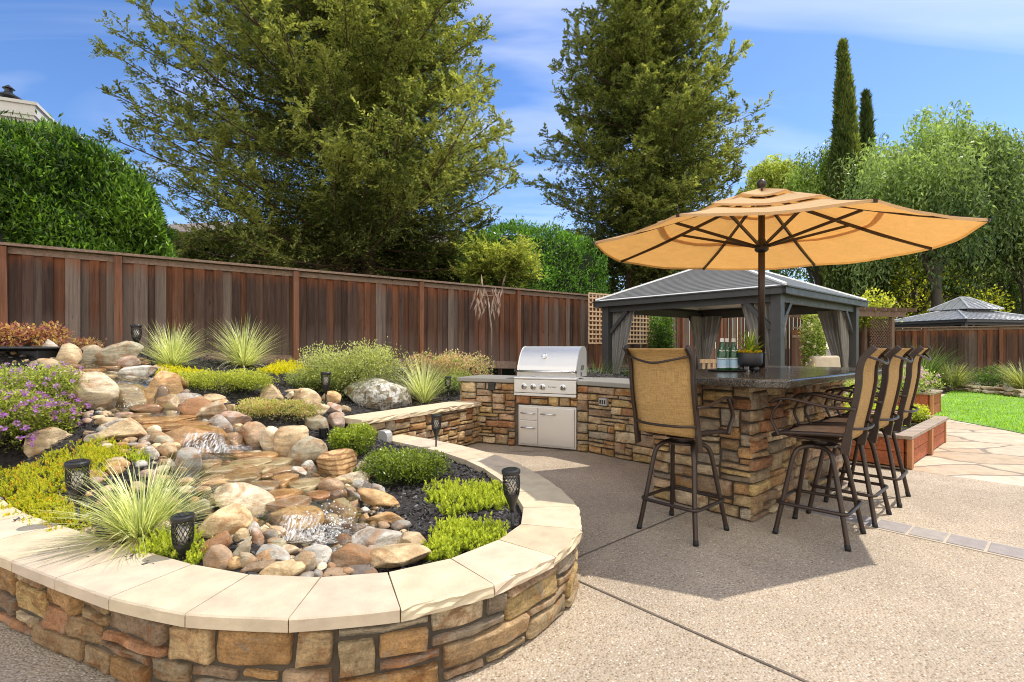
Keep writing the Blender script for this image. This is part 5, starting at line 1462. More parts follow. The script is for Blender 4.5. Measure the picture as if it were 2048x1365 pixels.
# falling water over the lips, and drops in the splash
VV, FF, CC, nb = [], [], [], 0
dropm = ico(1)
for (px, py, n, sx, sz) in ((640, 1082, 150, .17, .06), (668, 1062, 60, .08, .06), (440, 895, 110, .2, .05), (250, 818, 50, .15, .03)):
    c = hit(px, py)
    for _ in range(n):
        s = rng.uniform(.002, .0065); p = c + np.array([rng.normal(0, sx * .5), rng.normal(0, sx * .35), abs(rng.normal(0, sz)) + .02])
        VV.append(dropm[0] * s + p); FF.append(dropm[1] + nb); nb += len(dropm[0])
spl = mesh_from('water_splash', np.concatenate(VV), np.concatenate(FF), MAT['white'], None, False, True); tag(spl, kind='stuff')
fallmat = MAT['fall']
def fall(a, b, w, label):
    """thin sheet of falling water between two pixel rows"""
    p0, p1 = np.array(a), np.array(b); V = []; n1, n2 = 12, 18
    for i in range(n1):
        f = i / (n1 - 1)
        for k in range(n2):
            g_ = k / (n2 - 1) - .5
            q = p0 + (p1 - p0) * f + np.array([g_ * w * (1 + .25 * f), -.06 * math.sin(f * 1.6) + .01 * math.sin(k * 2.1), 0])
            V.append(q)
    gi = np.arange(n1 * n2).reshape(n1, n2)
    Fq = np.stack([gi[:-1, :-1].ravel(), gi[:-1, 1:].ravel(), gi[1:, 1:].ravel(), gi[1:, :-1].ravel()], 1)
    V = np.array(V); c = np.clip(.75 + .5 * wob(V * np.array([1, .2, .2]), 12, 22, 2), 0, 1) * (1 - np.abs(np.tile(np.linspace(-1, 1, n2), n1)) ** 3)
    o = mesh_from('falling_water', V, Fq, fallmat, None, False, True, np.repeat(c[:, None], 3, 1)); tag(o, kind='structure')
q0, q1 = hit(400, 868), hit(420, 905)
fall(P(405, 866, q1[1] - .08), P(425, 903, q1[1] - .16), .34, 'x')
q1 = hit(590, 1060); fall(P(600, 1030, q1[1] - .10), P(610, 1072, q1[1] - .17), .24, 'x')

# ------------------------------------------------------------------ foliage
def unit(a): return a / np.maximum(1e-9, np.linalg.norm(a, axis=1))[:, None]
def quads(base, d, L, W, up=None, mid=.45):
    n = len(base); r = rng.normal(size=(n, 3)) if up is None else up + rng.normal(size=(n, 3)) * .35
    s = unit(np.cross(d, r)); L = np.broadcast_to(L, (n,))[:, None]; W = np.broadcast_to(W, (n,))[:, None]
    return np.stack([base, base + d * L * mid + s * W / 2, base + d * L, base + d * L * mid - s * W / 2], 1)
def leaf_obj(name, Q, cols, mat, parent, world=True):
    n = len(Q); return mesh_from(name, Q.reshape(-1, 3), np.arange(n * 4).reshape(n, 4), MAT[mat], parent, world, False, np.repeat(cols, 4, 0))
def pal(n, a, b, jit=.18, bias=None):
    f = rng.random(n) if bias is None else np.clip(bias + rng.normal(0, .18, n), 0, 1)
    c = np.array(a) + (np.array(b) - np.array(a)) * f[:, None]
    return np.clip(c * (1 + rng.normal(0, jit, n))[:, None], .004, 1)

def ribbons(name, base, az, el, L, W, droop, cols, mat, parent, nseg=5):
    """arching grass blades"""
    n = len(base); V = np.zeros((n, nseg + 1, 2, 3)); p = base.copy(); e = el.copy()
    side = np.stack([-np.sin(az), np.cos(az), np.zeros(n)], 1)
    for i in range(nseg + 1):
        w = W * (1 - (i / nseg) ** 1.6) + .0006
        V[:, i, 0] = p - side * (w / 2)[:, None]; V[:, i, 1] = p + side * (w / 2)[:, None]
        d = np.stack([np.cos(az) * np.cos(e), np.sin(az) * np.cos(e), np.sin(e)], 1)
        p = p + d * (L / nseg)[:, None]; e = e - droop / nseg
    k = (nseg + 1) * 2
    f0 = np.array([[2 * i, 2 * i + 1, 2 * i + 3, 2 * i + 2] for i in range(nseg)])
    Fc = (np.arange(n)[:, None, None] * k + f0[None]).reshape(-1, 4)
    return mesh_from(name, V.reshape(-1, 3), Fc, MAT[mat], parent, True, True, np.repeat(cols, k, 0))

def tuft(label, px, py, n, L, W, a, b, pos=None, spread=.05, el=(25, 88), droop=(.15, 1.0), group='variegated grass tufts', name='grass_tuft', cat='ornamental grass'):
    p = hit(px, py) if pos is None else np.array(pos, float)
    t = thing(name, label, cat, p, group=group)
    az = rng.uniform(0, 6.283, n); rr = spread * np.sqrt(rng.random(n))
    base = p + np.stack([np.cos(az) * rr, np.sin(az) * rr, np.zeros(n) - .01], 1)
    e = np.radians(el[0] + (el[1] - el[0]) * rng.beta(1.6, 1.2, n))
    Ls = L * rng.uniform(.6, 1.05, n)
    ribbons('blades', base, az + rng.normal(0, .3, n), e, Ls, np.full(n, W) * rng.uniform(.7, 1.2, n), rng.uniform(*droop, n), pal(n, a, b, .12), 'blade', t)
    nd = n // 6; az = rng.uniform(0, 6.283, nd)
    ribbons('dry_blades', p + np.zeros((nd, 3)), az, np.radians(rng.uniform(2, 25, nd)), L * rng.uniform(.3, .7, nd), np.full(nd, W), rng.uniform(.2, .9, nd), pal(nd, (.30, .26, .14), (.42, .37, .22), .1), 'blade', t)
    return t
VA, VB = (.20, .25, .075), (.72, .72, .46)
tuft('variegated grass tuft in front of the fence, left of its twin', 345, 735, 460, .66, .0105, VA, VB, droop=(.05, 1.0), el=(10, 88))
tuft('variegated grass tuft by the fence, right of its twin, over bare mulch', 487, 734, 480, .82, .0115, VA, VB, spread=.04, droop=(.05, 1.0), el=(10, 88))
tuft('largest variegated grass tuft, at the front left spilling over the cap stones', 285, 1072, 640, .46, .0066, VA, VB, spread=.06, el=(8, 85), droop=(.2, 1.1))
tuft('variegated grass tuft behind the seat wall, right of the big lichen boulder', 848, 806, 320, .80, .0105, VA, VB, spread=.05, el=(30, 88))

def sedum(label, spots, n, h, a, b, name='groundcover', cat='groundcover', tip=None, leafL=.013):
    """mat of short bottle-brush stems over several ellipses given as (px, py, rx, ry pixels)"""
    pts = []; ed_ = []
    tot = sum(s[2] * s[3] for s in spots)
    for (px, py, rx, ry) in spots:
        k = max(6, int(n * rx * ry / tot))
        a_ = rng.uniform(0, 6.283, k); r0_ = np.sqrt(rng.random(k)); r_ = r0_ * (1 + .16 * np.sin(a_ * 3 + px) + .12 * np.sin(a_ * 7 + py)) + (rng.random(k) < .06) * rng.uniform(0, .25, k)
        for u, v in zip(px + rx * r_ * np.cos(a_), py + ry * r_ * np.sin(a_)): pts.append(hit(u, v))
        ed_.append(r0_)
    pts = np.array(pts); k = len(pts); ed_ = np.concatenate(ed_)
    c = pts.mean(0); t = thing(name, label, cat, c)
    hh = h * rng.uniform(.45, 1.15, k) * (1.15 - .6 * ed_ ** 2) * (1 + .5 * wob(pts * np.array([1, 1, 0]), 17, 7, 2)); m = 20
    lean = rng.normal(0, .5, (k, 2)); f = (np.arange(m) + .5) / m
    B = np.repeat(pts[:, None, :], m, 1) + np.stack([lean[:, :1] * hh[:, None] * f, lean[:, 1:] * hh[:, None] * f, hh[:, None] * f[None]], 2)
    az = np.arange(m) * 2.4 + rng.uniform(0, 6, (k, 1)); e = np.radians(10 + 65 * f)[None] + rng.normal(0, .15, (k, m))
    d = np.stack([np.cos(az) * np.cos(e), np.sin(az) * np.cos(e), np.sin(e)], 2)
    cols = pal(k * m, a, b, .12, np.tile(f, k) * .75 + np.repeat(rng.uniform(-.1, .35, k), m))
    if tip is not None:
        sel = np.repeat(rng.random(k) < .07, m) & (np.tile(f, k) > .6); cols[sel] = np.array(tip) * rng.uniform(.8, 1.2, (sel.sum(), 1))
    leaf_obj('foliage', quads(B.reshape(-1, 3), d.reshape(-1, 3), leafL * rng.uniform(.8, 1.2, k * m), leafL * .52), cols, 'leaf', t)
    return t
SA, SBc = (.13, .17, .02), (.43, .47, .07)
sedum('lime green sedum mound inside the right bend of the wall, upper of the two', [(920, 1000, 72, 27), (985, 1000, 42, 24)], 560, .07, SA, SBc, leafL=.019)
sedum('lime green sedum mound against the front right cap stones, lower of the two', [(925, 1082, 72, 26), (880, 1112, 34, 14), (985, 1068, 20, 10)], 600, .07, SA, SBc, leafL=.019)
sedum('lime sedum around the nearest lantern behind the front wall', [(325, 1108, 55, 22), (385, 1110, 25, 28)], 300, .065, SA, SBc, leafL=.017)
sedum('wide yellow green groundcover sheet on the left bank below the lantana', [(60, 975, 85, 45), (150, 930, 75, 36), (215, 908, 50, 22), (70, 1025, 85, 30), (130, 1050, 60, 24)], 2500, .06, (.13, .17, .014), (.48, .46, .04), tip=(.5, .26, .03), leafL=.011)
sedum('strip of bright yellow sedum along the fence behind the mulch', [(572, 742, 46, 9)], 420, .10, (.26, .27, .015), (.62, .56, .03), leafL=.022)
sedum('yellow sedum beside the upper right bank stones', [(340, 745, 35, 9), (385, 757, 35, 12)], 560, .085, (.2, .23, .015), (.58, .53, .035), leafL=.018)
sedum('tiny lime sedum sprig between the left bank stones and the big grass tuft', [(278, 922, 20, 12)], 70, .06, SA, SBc)

def shrub(label, px, py, rx, rz, n, leafL, leafW, a, b, name='shrub', cat='shrub', mat='leaf', pos=None, ry=None, lumps=5, flowers=None, up=.5, tips=None, shell=.75, z0=0.0):
    """bush of individual leaves spread through a lumpy crown, with stems"""
    p = hit(px, py) if pos is None else np.array(pos, float)
    t = thing(name, label, cat, p)
    ry = ry or rx
    cl = [(np.array([0, 0, rz * .5]), np.array([rx, ry, rz * .55]))]
    for k in range(lumps):
        a_ = 6.283 * k / lumps + rng.uniform(-.4, .4); q = np.array([math.cos(a_) * rx * .55, math.sin(a_) * ry * .55, rz * rng.uniform(.35, .75)])
        cl.append((q, np.array([rx, ry, rz]) * rng.uniform(.34, .52)))
    m = n // len(cl); B, D_, hl = [], [], []
    for c, e in cl:
        d = unit(rng.normal(size=(m, 3))); r = shell + (1 - shell) * rng.random(m) ** .5 if shell else rng.random(m) ** .4
        r = np.where(rng.random(m) < .3, rng.random(m) ** .5, r)
        r = r * (1 + .30 * wob(d + c * 3, int(rx * 977) + len(B), 3.2, 3)); out = rng.random(m) < .05; r = np.where(out, r * rng.uniform(1.0, 1.28, m), r)
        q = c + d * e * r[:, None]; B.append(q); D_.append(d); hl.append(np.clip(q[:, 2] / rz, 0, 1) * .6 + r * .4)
    B, D_, hl = np.concatenate(B), np.concatenate(D_), np.concatenate(hl)
    ok = B[:, 2] > -.03; B, D_, hl = B[ok], D_[ok], hl[ok]; k = len(B)
    d = unit(D_ * .6 + np.array([0, 0, up]) + rng.normal(size=(k, 3)) * .6)
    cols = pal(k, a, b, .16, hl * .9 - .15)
    if tips is not None:
        s = (rng.random(k) < .3); cols[s] = np.array(tips) * rng.uniform(.7, 1.2, (s.sum(), 1))
    zt = np.array([0, 0, T(p[:2] + 0 * p[:2])[0] * 0])
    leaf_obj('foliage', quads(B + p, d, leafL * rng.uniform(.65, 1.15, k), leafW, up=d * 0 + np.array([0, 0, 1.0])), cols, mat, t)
    mb = MB()
    for j in range(12):
        a_ = rng.uniform(0, 6.28); q = np.array([math.cos(a_) * rx * rng.uniform(.2, .8), math.sin(a_) * ry * rng.uniform(.2, .8), rz * rng.uniform(.5, .9)])
        mb.tube([p + [0, 0, -.03], p + q * .5 + [0, 0, .05], p + q], [.006 + rx * .012, .005 + rx * .006, .002], 5)
    mb.build('stems', MAT['greybark'], t, True)
    if flowers:
        nf, fs, fa, fb, zone_ = flowers
        FQ, FC = [], []
        for _ in range(nf):
            c, e = cl[rng.integers(len(cl))]; dd = unit(rng.normal(size=(1, 3)) + np.array([zone_])) [0]; q = p + c + dd * e * 1.02
            if q[2] < p[2] + .02: continue
            m = 18; o = unit(rng.normal(size=(m, 3)) * .9 + dd); bq = q + o * fs * .5 * rng.uniform(.3, 1, (m, 1))
            FQ.append(quads(bq, unit(o + rng.normal(size=(m, 3)) * .8), fs * .55, fs * .42)); FC.append(pal(m, fa, fb, .12))
        leaf_obj('flowers', np.concatenate(FQ), np.concatenate(FC), 'petal', t)
    return t
BG, BL = (.045, .085, .012), (.28, .36, .045)
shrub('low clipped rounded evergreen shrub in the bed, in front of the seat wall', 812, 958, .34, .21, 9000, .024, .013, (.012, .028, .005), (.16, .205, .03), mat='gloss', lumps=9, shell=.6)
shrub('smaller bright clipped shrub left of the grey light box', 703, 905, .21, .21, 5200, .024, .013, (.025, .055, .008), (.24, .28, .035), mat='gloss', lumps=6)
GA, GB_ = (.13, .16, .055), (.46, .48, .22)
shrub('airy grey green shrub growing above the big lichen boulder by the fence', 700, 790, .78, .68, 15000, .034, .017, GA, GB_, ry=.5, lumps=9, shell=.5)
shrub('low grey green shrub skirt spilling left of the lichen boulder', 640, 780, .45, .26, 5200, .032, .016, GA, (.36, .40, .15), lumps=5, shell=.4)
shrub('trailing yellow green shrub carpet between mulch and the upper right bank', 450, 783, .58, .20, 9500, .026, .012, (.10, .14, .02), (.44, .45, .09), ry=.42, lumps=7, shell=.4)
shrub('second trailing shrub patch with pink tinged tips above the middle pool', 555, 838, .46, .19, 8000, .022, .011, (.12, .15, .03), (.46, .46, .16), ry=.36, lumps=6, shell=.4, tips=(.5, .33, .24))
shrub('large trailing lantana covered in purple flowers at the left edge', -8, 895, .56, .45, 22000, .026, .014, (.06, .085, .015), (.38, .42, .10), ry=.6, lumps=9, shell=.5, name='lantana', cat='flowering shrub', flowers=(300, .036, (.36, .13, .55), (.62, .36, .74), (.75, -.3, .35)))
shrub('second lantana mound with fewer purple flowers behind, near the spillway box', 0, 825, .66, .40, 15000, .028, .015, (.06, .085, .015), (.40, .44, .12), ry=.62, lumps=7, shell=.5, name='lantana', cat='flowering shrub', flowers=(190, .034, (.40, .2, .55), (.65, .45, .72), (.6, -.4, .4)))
NA, NB2 = (.12, .035, .035), (.38, .17, .15)
shrub('red leaved shrub against the fence behind the black spillway box', 55, 700, .40, .30, 2200, .062, .026, NA, NB2, lumps=6, shell=.4, name='nandina', up=.2, tips=(.42, .30, .12))
shrub('low red brown leaved shrub right of the taller red shrub by the fence', 138, 705, .34, .14, 1100, .058, .024, NA, (.34, .18, .13), lumps=4, shell=.3, name='nandina', up=.2, tips=(.36, .28, .12))
q = np.array([-.15, 9.6]); shrub('pale pink leaved shrub behind the grill counter below the spinner', 0, 0, .55, .50, 3600, .05, .024, (.25, .15, .10), (.62, .48, .36), pos=(*(P(925, 750, 9.2)[:2]), T(P(925, 750, 9.2)[:2])[0]), lumps=6, shell=.3, name='nandina', up=.3, tips=(.24, .3, .1))
shrub('second reddish shrub at the fence left of the grill', 0, 0, .55, .42, 2600, .05, .024, (.22, .10, .07), (.52, .36, .26), pos=(*(P(868, 748, 9.3)[:2]), T(P(868, 748, 9.3)[:2])[0]), lumps=6, shell=.3, name='nandina', up=.3, tips=(.24, .3, .1))
shrub('green low shrub behind the lantern at the grill counter end', 0, 0, .32, .3, 2600, .03, .016, (.06, .10, .02), (.30, .36, .10), pos=(*(P(905, 785, 8.0)[:2]), T(P(905, 785, 8.0)[:2])[0]), lumps=5, shell=.4)
p = fence_pt(1262); p = p + nl * 1.0
shrub('dark upright leafy shrub between the gazebo curtain and the lattice screen', 0, 0, .34, 1.85, 5200, .075, .034, (.012, .032, .006), (.10, .20, .03), pos=(p[0], p[1], .45), lumps=6, shell=.4, mat='gloss')
# strappy plants behind the grill counter
for px, lab in ((1192, 'wispy green grass clump behind the right end of the grill'), (1290, 'green strappy clump behind the bar next to the dark shrub')):
    pq = P(px, 700, 9.0); tuft(lab, 0, 0, 190, .95, .011, (.05, .10, .02), (.22, .30, .08), pos=(pq[0], pq[1], .35), spread=.12, el=(45, 88), droop=(.3, 1.0), group=None, name='strappy_plant', cat='plant')
# succulent and moss in the bowl
az = rng.uniform(0, 6.283, 46); e = np.radians(rng.uniform(8, 85, 46)); pb_ = np.array([pc[0], pc[1], TZ + .165])
ribbons('spiky_leaves', pb_ + np.zeros((46, 3)), az, e, rng.uniform(.15, .27, 46), rng.uniform(.020, .030, 46), rng.uniform(.1, .7, 46), pal(46, (.05, .11, .015), (.26, .33, .05), .15), 'gloss', pp, 5)
n = 1500; a_ = rng.uniform(0, 6.283, n); r_ = .1 * np.sqrt(rng.random(n))
mb_ = np.stack([pc[0] + r_ * np.cos(a_), pc[1] + r_ * np.sin(a_), TZ + .16 + .018 * rng.random(n) + .012 * np.sin(a_ * 5)], 1)
leaf_obj('moss', quads(mb_, unit(rng.normal(size=(n, 3)) + [0, 0, .8]), .014, .010), pal(n, (.30, .22, .015), (.62, .50, .04), .15), 'leaf', pp)
# plants in the redwood boxes
x = UV(3.7, .30); shrub('yellow green trailing plant filling the near redwood planter', 0, 0, .62, .34, 8500, .03, .017, (.11, .17, .02), (.50, .52, .07), pos=(*x, .26), ry=.55, lumps=8, shell=.4, name='planter_plant', cat='plant')
x = UV(4.75, .75); shrub('pale flowered plant rising at the back of the near redwood planter', 0, 0, .5, .62, 6500, .03, .017, (.10, .16, .03), (.46, .50, .16), pos=(*x, .26), lumps=7, shell=.4, name='planter_plant', cat='plant', flowers=(60, .04, (.62, .42, .62), (.78, .68, .74), (.2, -.6, .4)))
x = UV(8.62, .85); shrub('mauve flowered lantana spilling from the farther redwood planter', 0, 0, .75, .52, 7000, .045, .024, (.09, .15, .03), (.40, .46, .14), pos=(*x, .34), lumps=8, shell=.4, name='lantana', cat='flowering shrub', flowers=(70, .06, (.50, .28, .52), (.74, .58, .70), (-.2, -.7, .4)))
x = UV(2.62, .55); shrub('loose leafy plant at the far end of the bar between stone and planter', 0, 0, .34, .95, 4200, .035, .018, (.12, .17, .03), (.50, .52, .16), pos=(*x, 0), lumps=6, shell=.4, name='planter_plant', cat='plant')
x = UV(4.75, .02); shrub('low yellow green trailing plant at the outer end of the near redwood planter', 0, 0, .42, .24, 5000, .028, .016, (.11, .17, .02), (.50, .52, .07), pos=(*x, .26), ry=.3, lumps=6, shell=.4, name='planter_plant', cat='plant')
# grasses in front of the right fence
RG = [(1905, 760, 15.5, 300, 1.0, 'broad olive grass clump in front of the right fence, middle of the bed'), (1845, 748, 15.8, 620, 1.6, 'tall dark green leaning grass behind the bar stools by the right fence'), (2050, 770, 14.2, 300, 1.1, 'olive grass clump cut by the right edge of the photo')]
for px, py, D, n_, L_, lab in RG:
    q = P(px, py, D); tuft(lab, 0, 0, n_, L_, .022, (.10, .13, .04) if L_ < 1.3 else (.035, .07, .02), (.42, .42, .18) if L_ < 1.3 else (.16, .23, .07), pos=(q[0], q[1], .15), spread=.2, el=(15, 80), droop=(.3, 1.2), group='grasses along the right fence')
q = P(1980, 770, 15.3); shrub('small dark green rounded bush between the right fence grasses', 0, 0, .75, .55, 2600, .06, .035, (.02, .05, .01), (.10, .17, .03), pos=(q[0], q[1], .1), lumps=5)
for px, D, lab in ((1655, 12.5, 'pink flowering low plant seen behind the beige patio chair'), (1700, 13.0, 'low purple leaved plant at the foot of the far gazebo curtain')):
    q = P(px, 720, D); shrub(lab, 0, 0, .55, .95, 2400, .05, .028, (.06, .06, .03), (.30, .30, .14), pos=(q[0], q[1], 0), lumps=5, shell=.3, name='low_plant', cat='plant', flowers=(50, .06, (.42, .2, .26), (.6, .4, .4), (0, -.5, .5)))
q = P(1628, 705, 16.2)
shrub('flowering vine climbing the left post of the arbor', 0, 0, .38, 2.3, 5200, .07, .045, (.05, .10, .02), (.44, .50, .16), pos=(q[0], q[1], .2), lumps=8, shell=.2, name='climbing_vine', cat='vine', flowers=(60, .07, (.7, .62, .58), (.82, .76, .72), (0, -.5, .5)))
q = P(1690, 640, 19.0); shrub('yellow green vine mass draped over the back of the arbor', 0, 0, 1.6, 1.1, 5200, .12, .07, (.08, .12, .015), (.46, .46, .07), pos=(q[0], q[1], 2.0), lumps=7, shell=.4, name='climbing_vine', cat='vine')

# lawn blades
n = 60000; bx = rng.uniform(7.3, 17, n); by = rng.uniform(6.0, 16, n); bb = np.stack([bx, by], 1)
bb = bb[inside(bb, LAWN)]; bb = bb[rng.random(len(bb)) < np.clip(60 / bb[:, 1] ** 2, .15, 1)]
n = len(bb); d = unit(np.c_[rng.normal(0, .35, (n, 2)), np.ones(n)])
lawncol = pal(n, (.12, .235, .015), (.33, .48, .05), .15)
tag(leaf_obj('lawn_grass', quads(np.c_[bb, np.full(n, .004)], d, rng.uniform(.03, .055, n), .014), lawncol, 'leaf', None), kind='stuff')

# ------------------------------------------------------------------ trees and hedges
def env_fn(D, cx, rowsv):
    z = np.array([CH + (HY - r[0]) / F * D for r in rowsv]); l = np.array([(cx - r[1]) / F * D for r in rowsv]); rr = np.array([(r[2] - cx) / F * D for r in rowsv])
    o = np.argsort(z); return z[o], l[o], rr[o]
def redwood(label, cx, D, rowsv, zg, ztop, nb, seed, tw=.36, dens=1.0, sparse_left=0.0, a=(.045, .064, .024), b=(.275, .29, .10), trunks=((0, 0),), Ls=.125):
    r = np.random.default_rng(seed)
    X = (cx - 1024) / F * D; t = thing('redwood_tree', label, 'tree', (X, D, zg))
    ze, le, re = env_fn(D, cx, rowsv)
    mb = MB()
    for k, (dx, dy) in enumerate(trunks):
        mb.tube(arc([(X + dx, D + dy, zg - .3), (X + dx * .9, D + dy, zg + 3), (X + dx * .8 + .1, D + dy * .8, zg + 7), (X + dx * .7, D + dy * .6, ztop)] if ztop > 8 else [(X, D, zg - .3), (X, D, zg + 1), (X, D, zg + 2), (X, D, ztop)], 4), [tw * (1 - .9 * i / 12) for i in range(13)], 10)
    TB, TD, TL, TS = [], [], [], []
    zlo = ze[0]
    for i in range(nb):
        z0 = zlo + (ztop - zlo) * r.random() ** .95; az = r.uniform(0, 6.283)
        c, s = math.cos(az), math.sin(az)
        ext = np.interp(z0, ze, re) if c > 0 else np.interp(z0, ze, le)
        dep = .5 * (np.interp(z0, ze, re) + np.interp(z0, ze, le))
        L = 1 / math.sqrt((c / ext) ** 2 + (s / dep) ** 2) * r.uniform(.72, 1.04)
        if c < -.2 and r.random() < sparse_left: continue
        tk = trunks[r.integers(len(trunks))]; o = np.array([X + tk[0] * .8, D + tk[1] * .8, z0 + .12 * L])
        dr, upc = r.uniform(.0, .24), r.uniform(.2, .5); wv = r.uniform(-.25, .25)
        path = lambda q: o + np.array([c * L * q - s * wv * L * q * q * .5, s * L * q + c * wv * L * q * q * .5, L * (-dr * q + upc * q ** 2.4 * .8)])
        pts = [path(q) for q in np.linspace(0, 1, 6)]
        mb.tube(pts, [.03 * (L / 4) * (1 - .85 * j / 5) + .005 for j in range(6)], 4, caps=False)
        m = int(L / .19 * dens)
        for q in np.linspace(.10, 1.0, max(4, m)):
            bp_ = path(q); dv = path(min(1, q + .03)) - path(q - .03); dv /= np.linalg.norm(dv)
            sd_ = np.cross(dv, [0, 0, 1]); sd_ /= np.linalg.norm(sd_)
            for sg in (-1, 1):
                d = dv * r.uniform(.25, .9) + sd_ * sg * r.uniform(.4, 1.0) + np.array([0, 0, r.normal(.22, .5)]); d /= np.linalg.norm(d)
                Lt = .30 + .62 * (1 - q) ** .8 * min(1, L / 3.5) + .15 * r.random(); b0_ = bp_ + r.normal(0, .06, 3)
                TB.append(b0_); TD.append(d); TL.append(Lt); TS.append(q)
                for fq in (.35, .7):
                    d2 = d + r.normal(0, .55, 3) + np.array([0, 0, .12]); d2 /= np.linalg.norm(d2)
                    TB.append(b0_ + d * Lt * fq); TD.append(d2); TL.append(Lt * r.uniform(.45, .8)); TS.append(min(1, q + .15))
            if q > .93: TB.append(bp_); TD.append(dv); TL.append(.34); TS.append(1)
    mb.build('trunk', MAT['bark'], t, True, True)
    TB, TD, TL, TS = np.array(TB), np.array(TD), np.array(TL), np.array(TS); k = len(TB); m = 7
    f = (np.arange(m) + .6) / m
    base = TB[:, None] + TD[:, None] * (TL[:, None] * f)[:, :, None] - np.array([0, 0, 1]) * (TL[:, None] * f ** 2 * .12)[:, :, None]
    sd_ = unit(np.cross(TD, np.array([0, 0, 1]) + rng.normal(0, .3, (k, 3))))
    Q = []; Cc = []
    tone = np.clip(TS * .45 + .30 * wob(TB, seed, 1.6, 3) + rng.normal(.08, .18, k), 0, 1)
    for sg in (-1, 1):
        d = unit((TD[:, None] * .75 + sd_[:, None] * sg * .8 + rng.normal(0, .28, (k, m, 3))).reshape(-1, 3))
        LL = (Ls * (1.1 - .6 * f)[None] * rng.uniform(.7, 1.2, (k, m))).ravel()
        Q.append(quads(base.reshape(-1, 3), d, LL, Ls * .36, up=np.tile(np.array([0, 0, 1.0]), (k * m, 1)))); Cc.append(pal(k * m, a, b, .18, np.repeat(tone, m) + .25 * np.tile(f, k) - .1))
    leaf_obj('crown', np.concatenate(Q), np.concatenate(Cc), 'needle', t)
    return t
E1 = [(-420, 560, 740), (-200, 470, 820), (0, 360, 900), (100, 370, 945), (200, 285, 955), (300, 262, 970), (370, 275, 1005), (430, 300, 1000), (520, 330, 1020), (590, 350, 1020)]
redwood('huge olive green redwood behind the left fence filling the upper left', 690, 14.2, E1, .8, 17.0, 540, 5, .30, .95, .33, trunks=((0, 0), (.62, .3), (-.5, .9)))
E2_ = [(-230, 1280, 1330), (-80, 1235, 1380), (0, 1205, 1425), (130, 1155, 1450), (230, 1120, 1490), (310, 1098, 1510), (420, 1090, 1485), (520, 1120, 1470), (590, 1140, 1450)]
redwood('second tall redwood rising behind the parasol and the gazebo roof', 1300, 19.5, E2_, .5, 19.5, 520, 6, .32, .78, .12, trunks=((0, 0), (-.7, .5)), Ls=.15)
# young pale redwood by the hedge
E3 = [(470, 985, 1015), (500, 960, 1040), (540, 930, 1068), (580, 925, 1075)]
redwood('pale green low branch of young redwood over the fence by the second hedge', 1000, 12.6, E3, .5, 3.6, 60, 9, .05, 1.0, 0, a=(.10, .13, .03), b=(.36, .38, .11), Ls=.10)

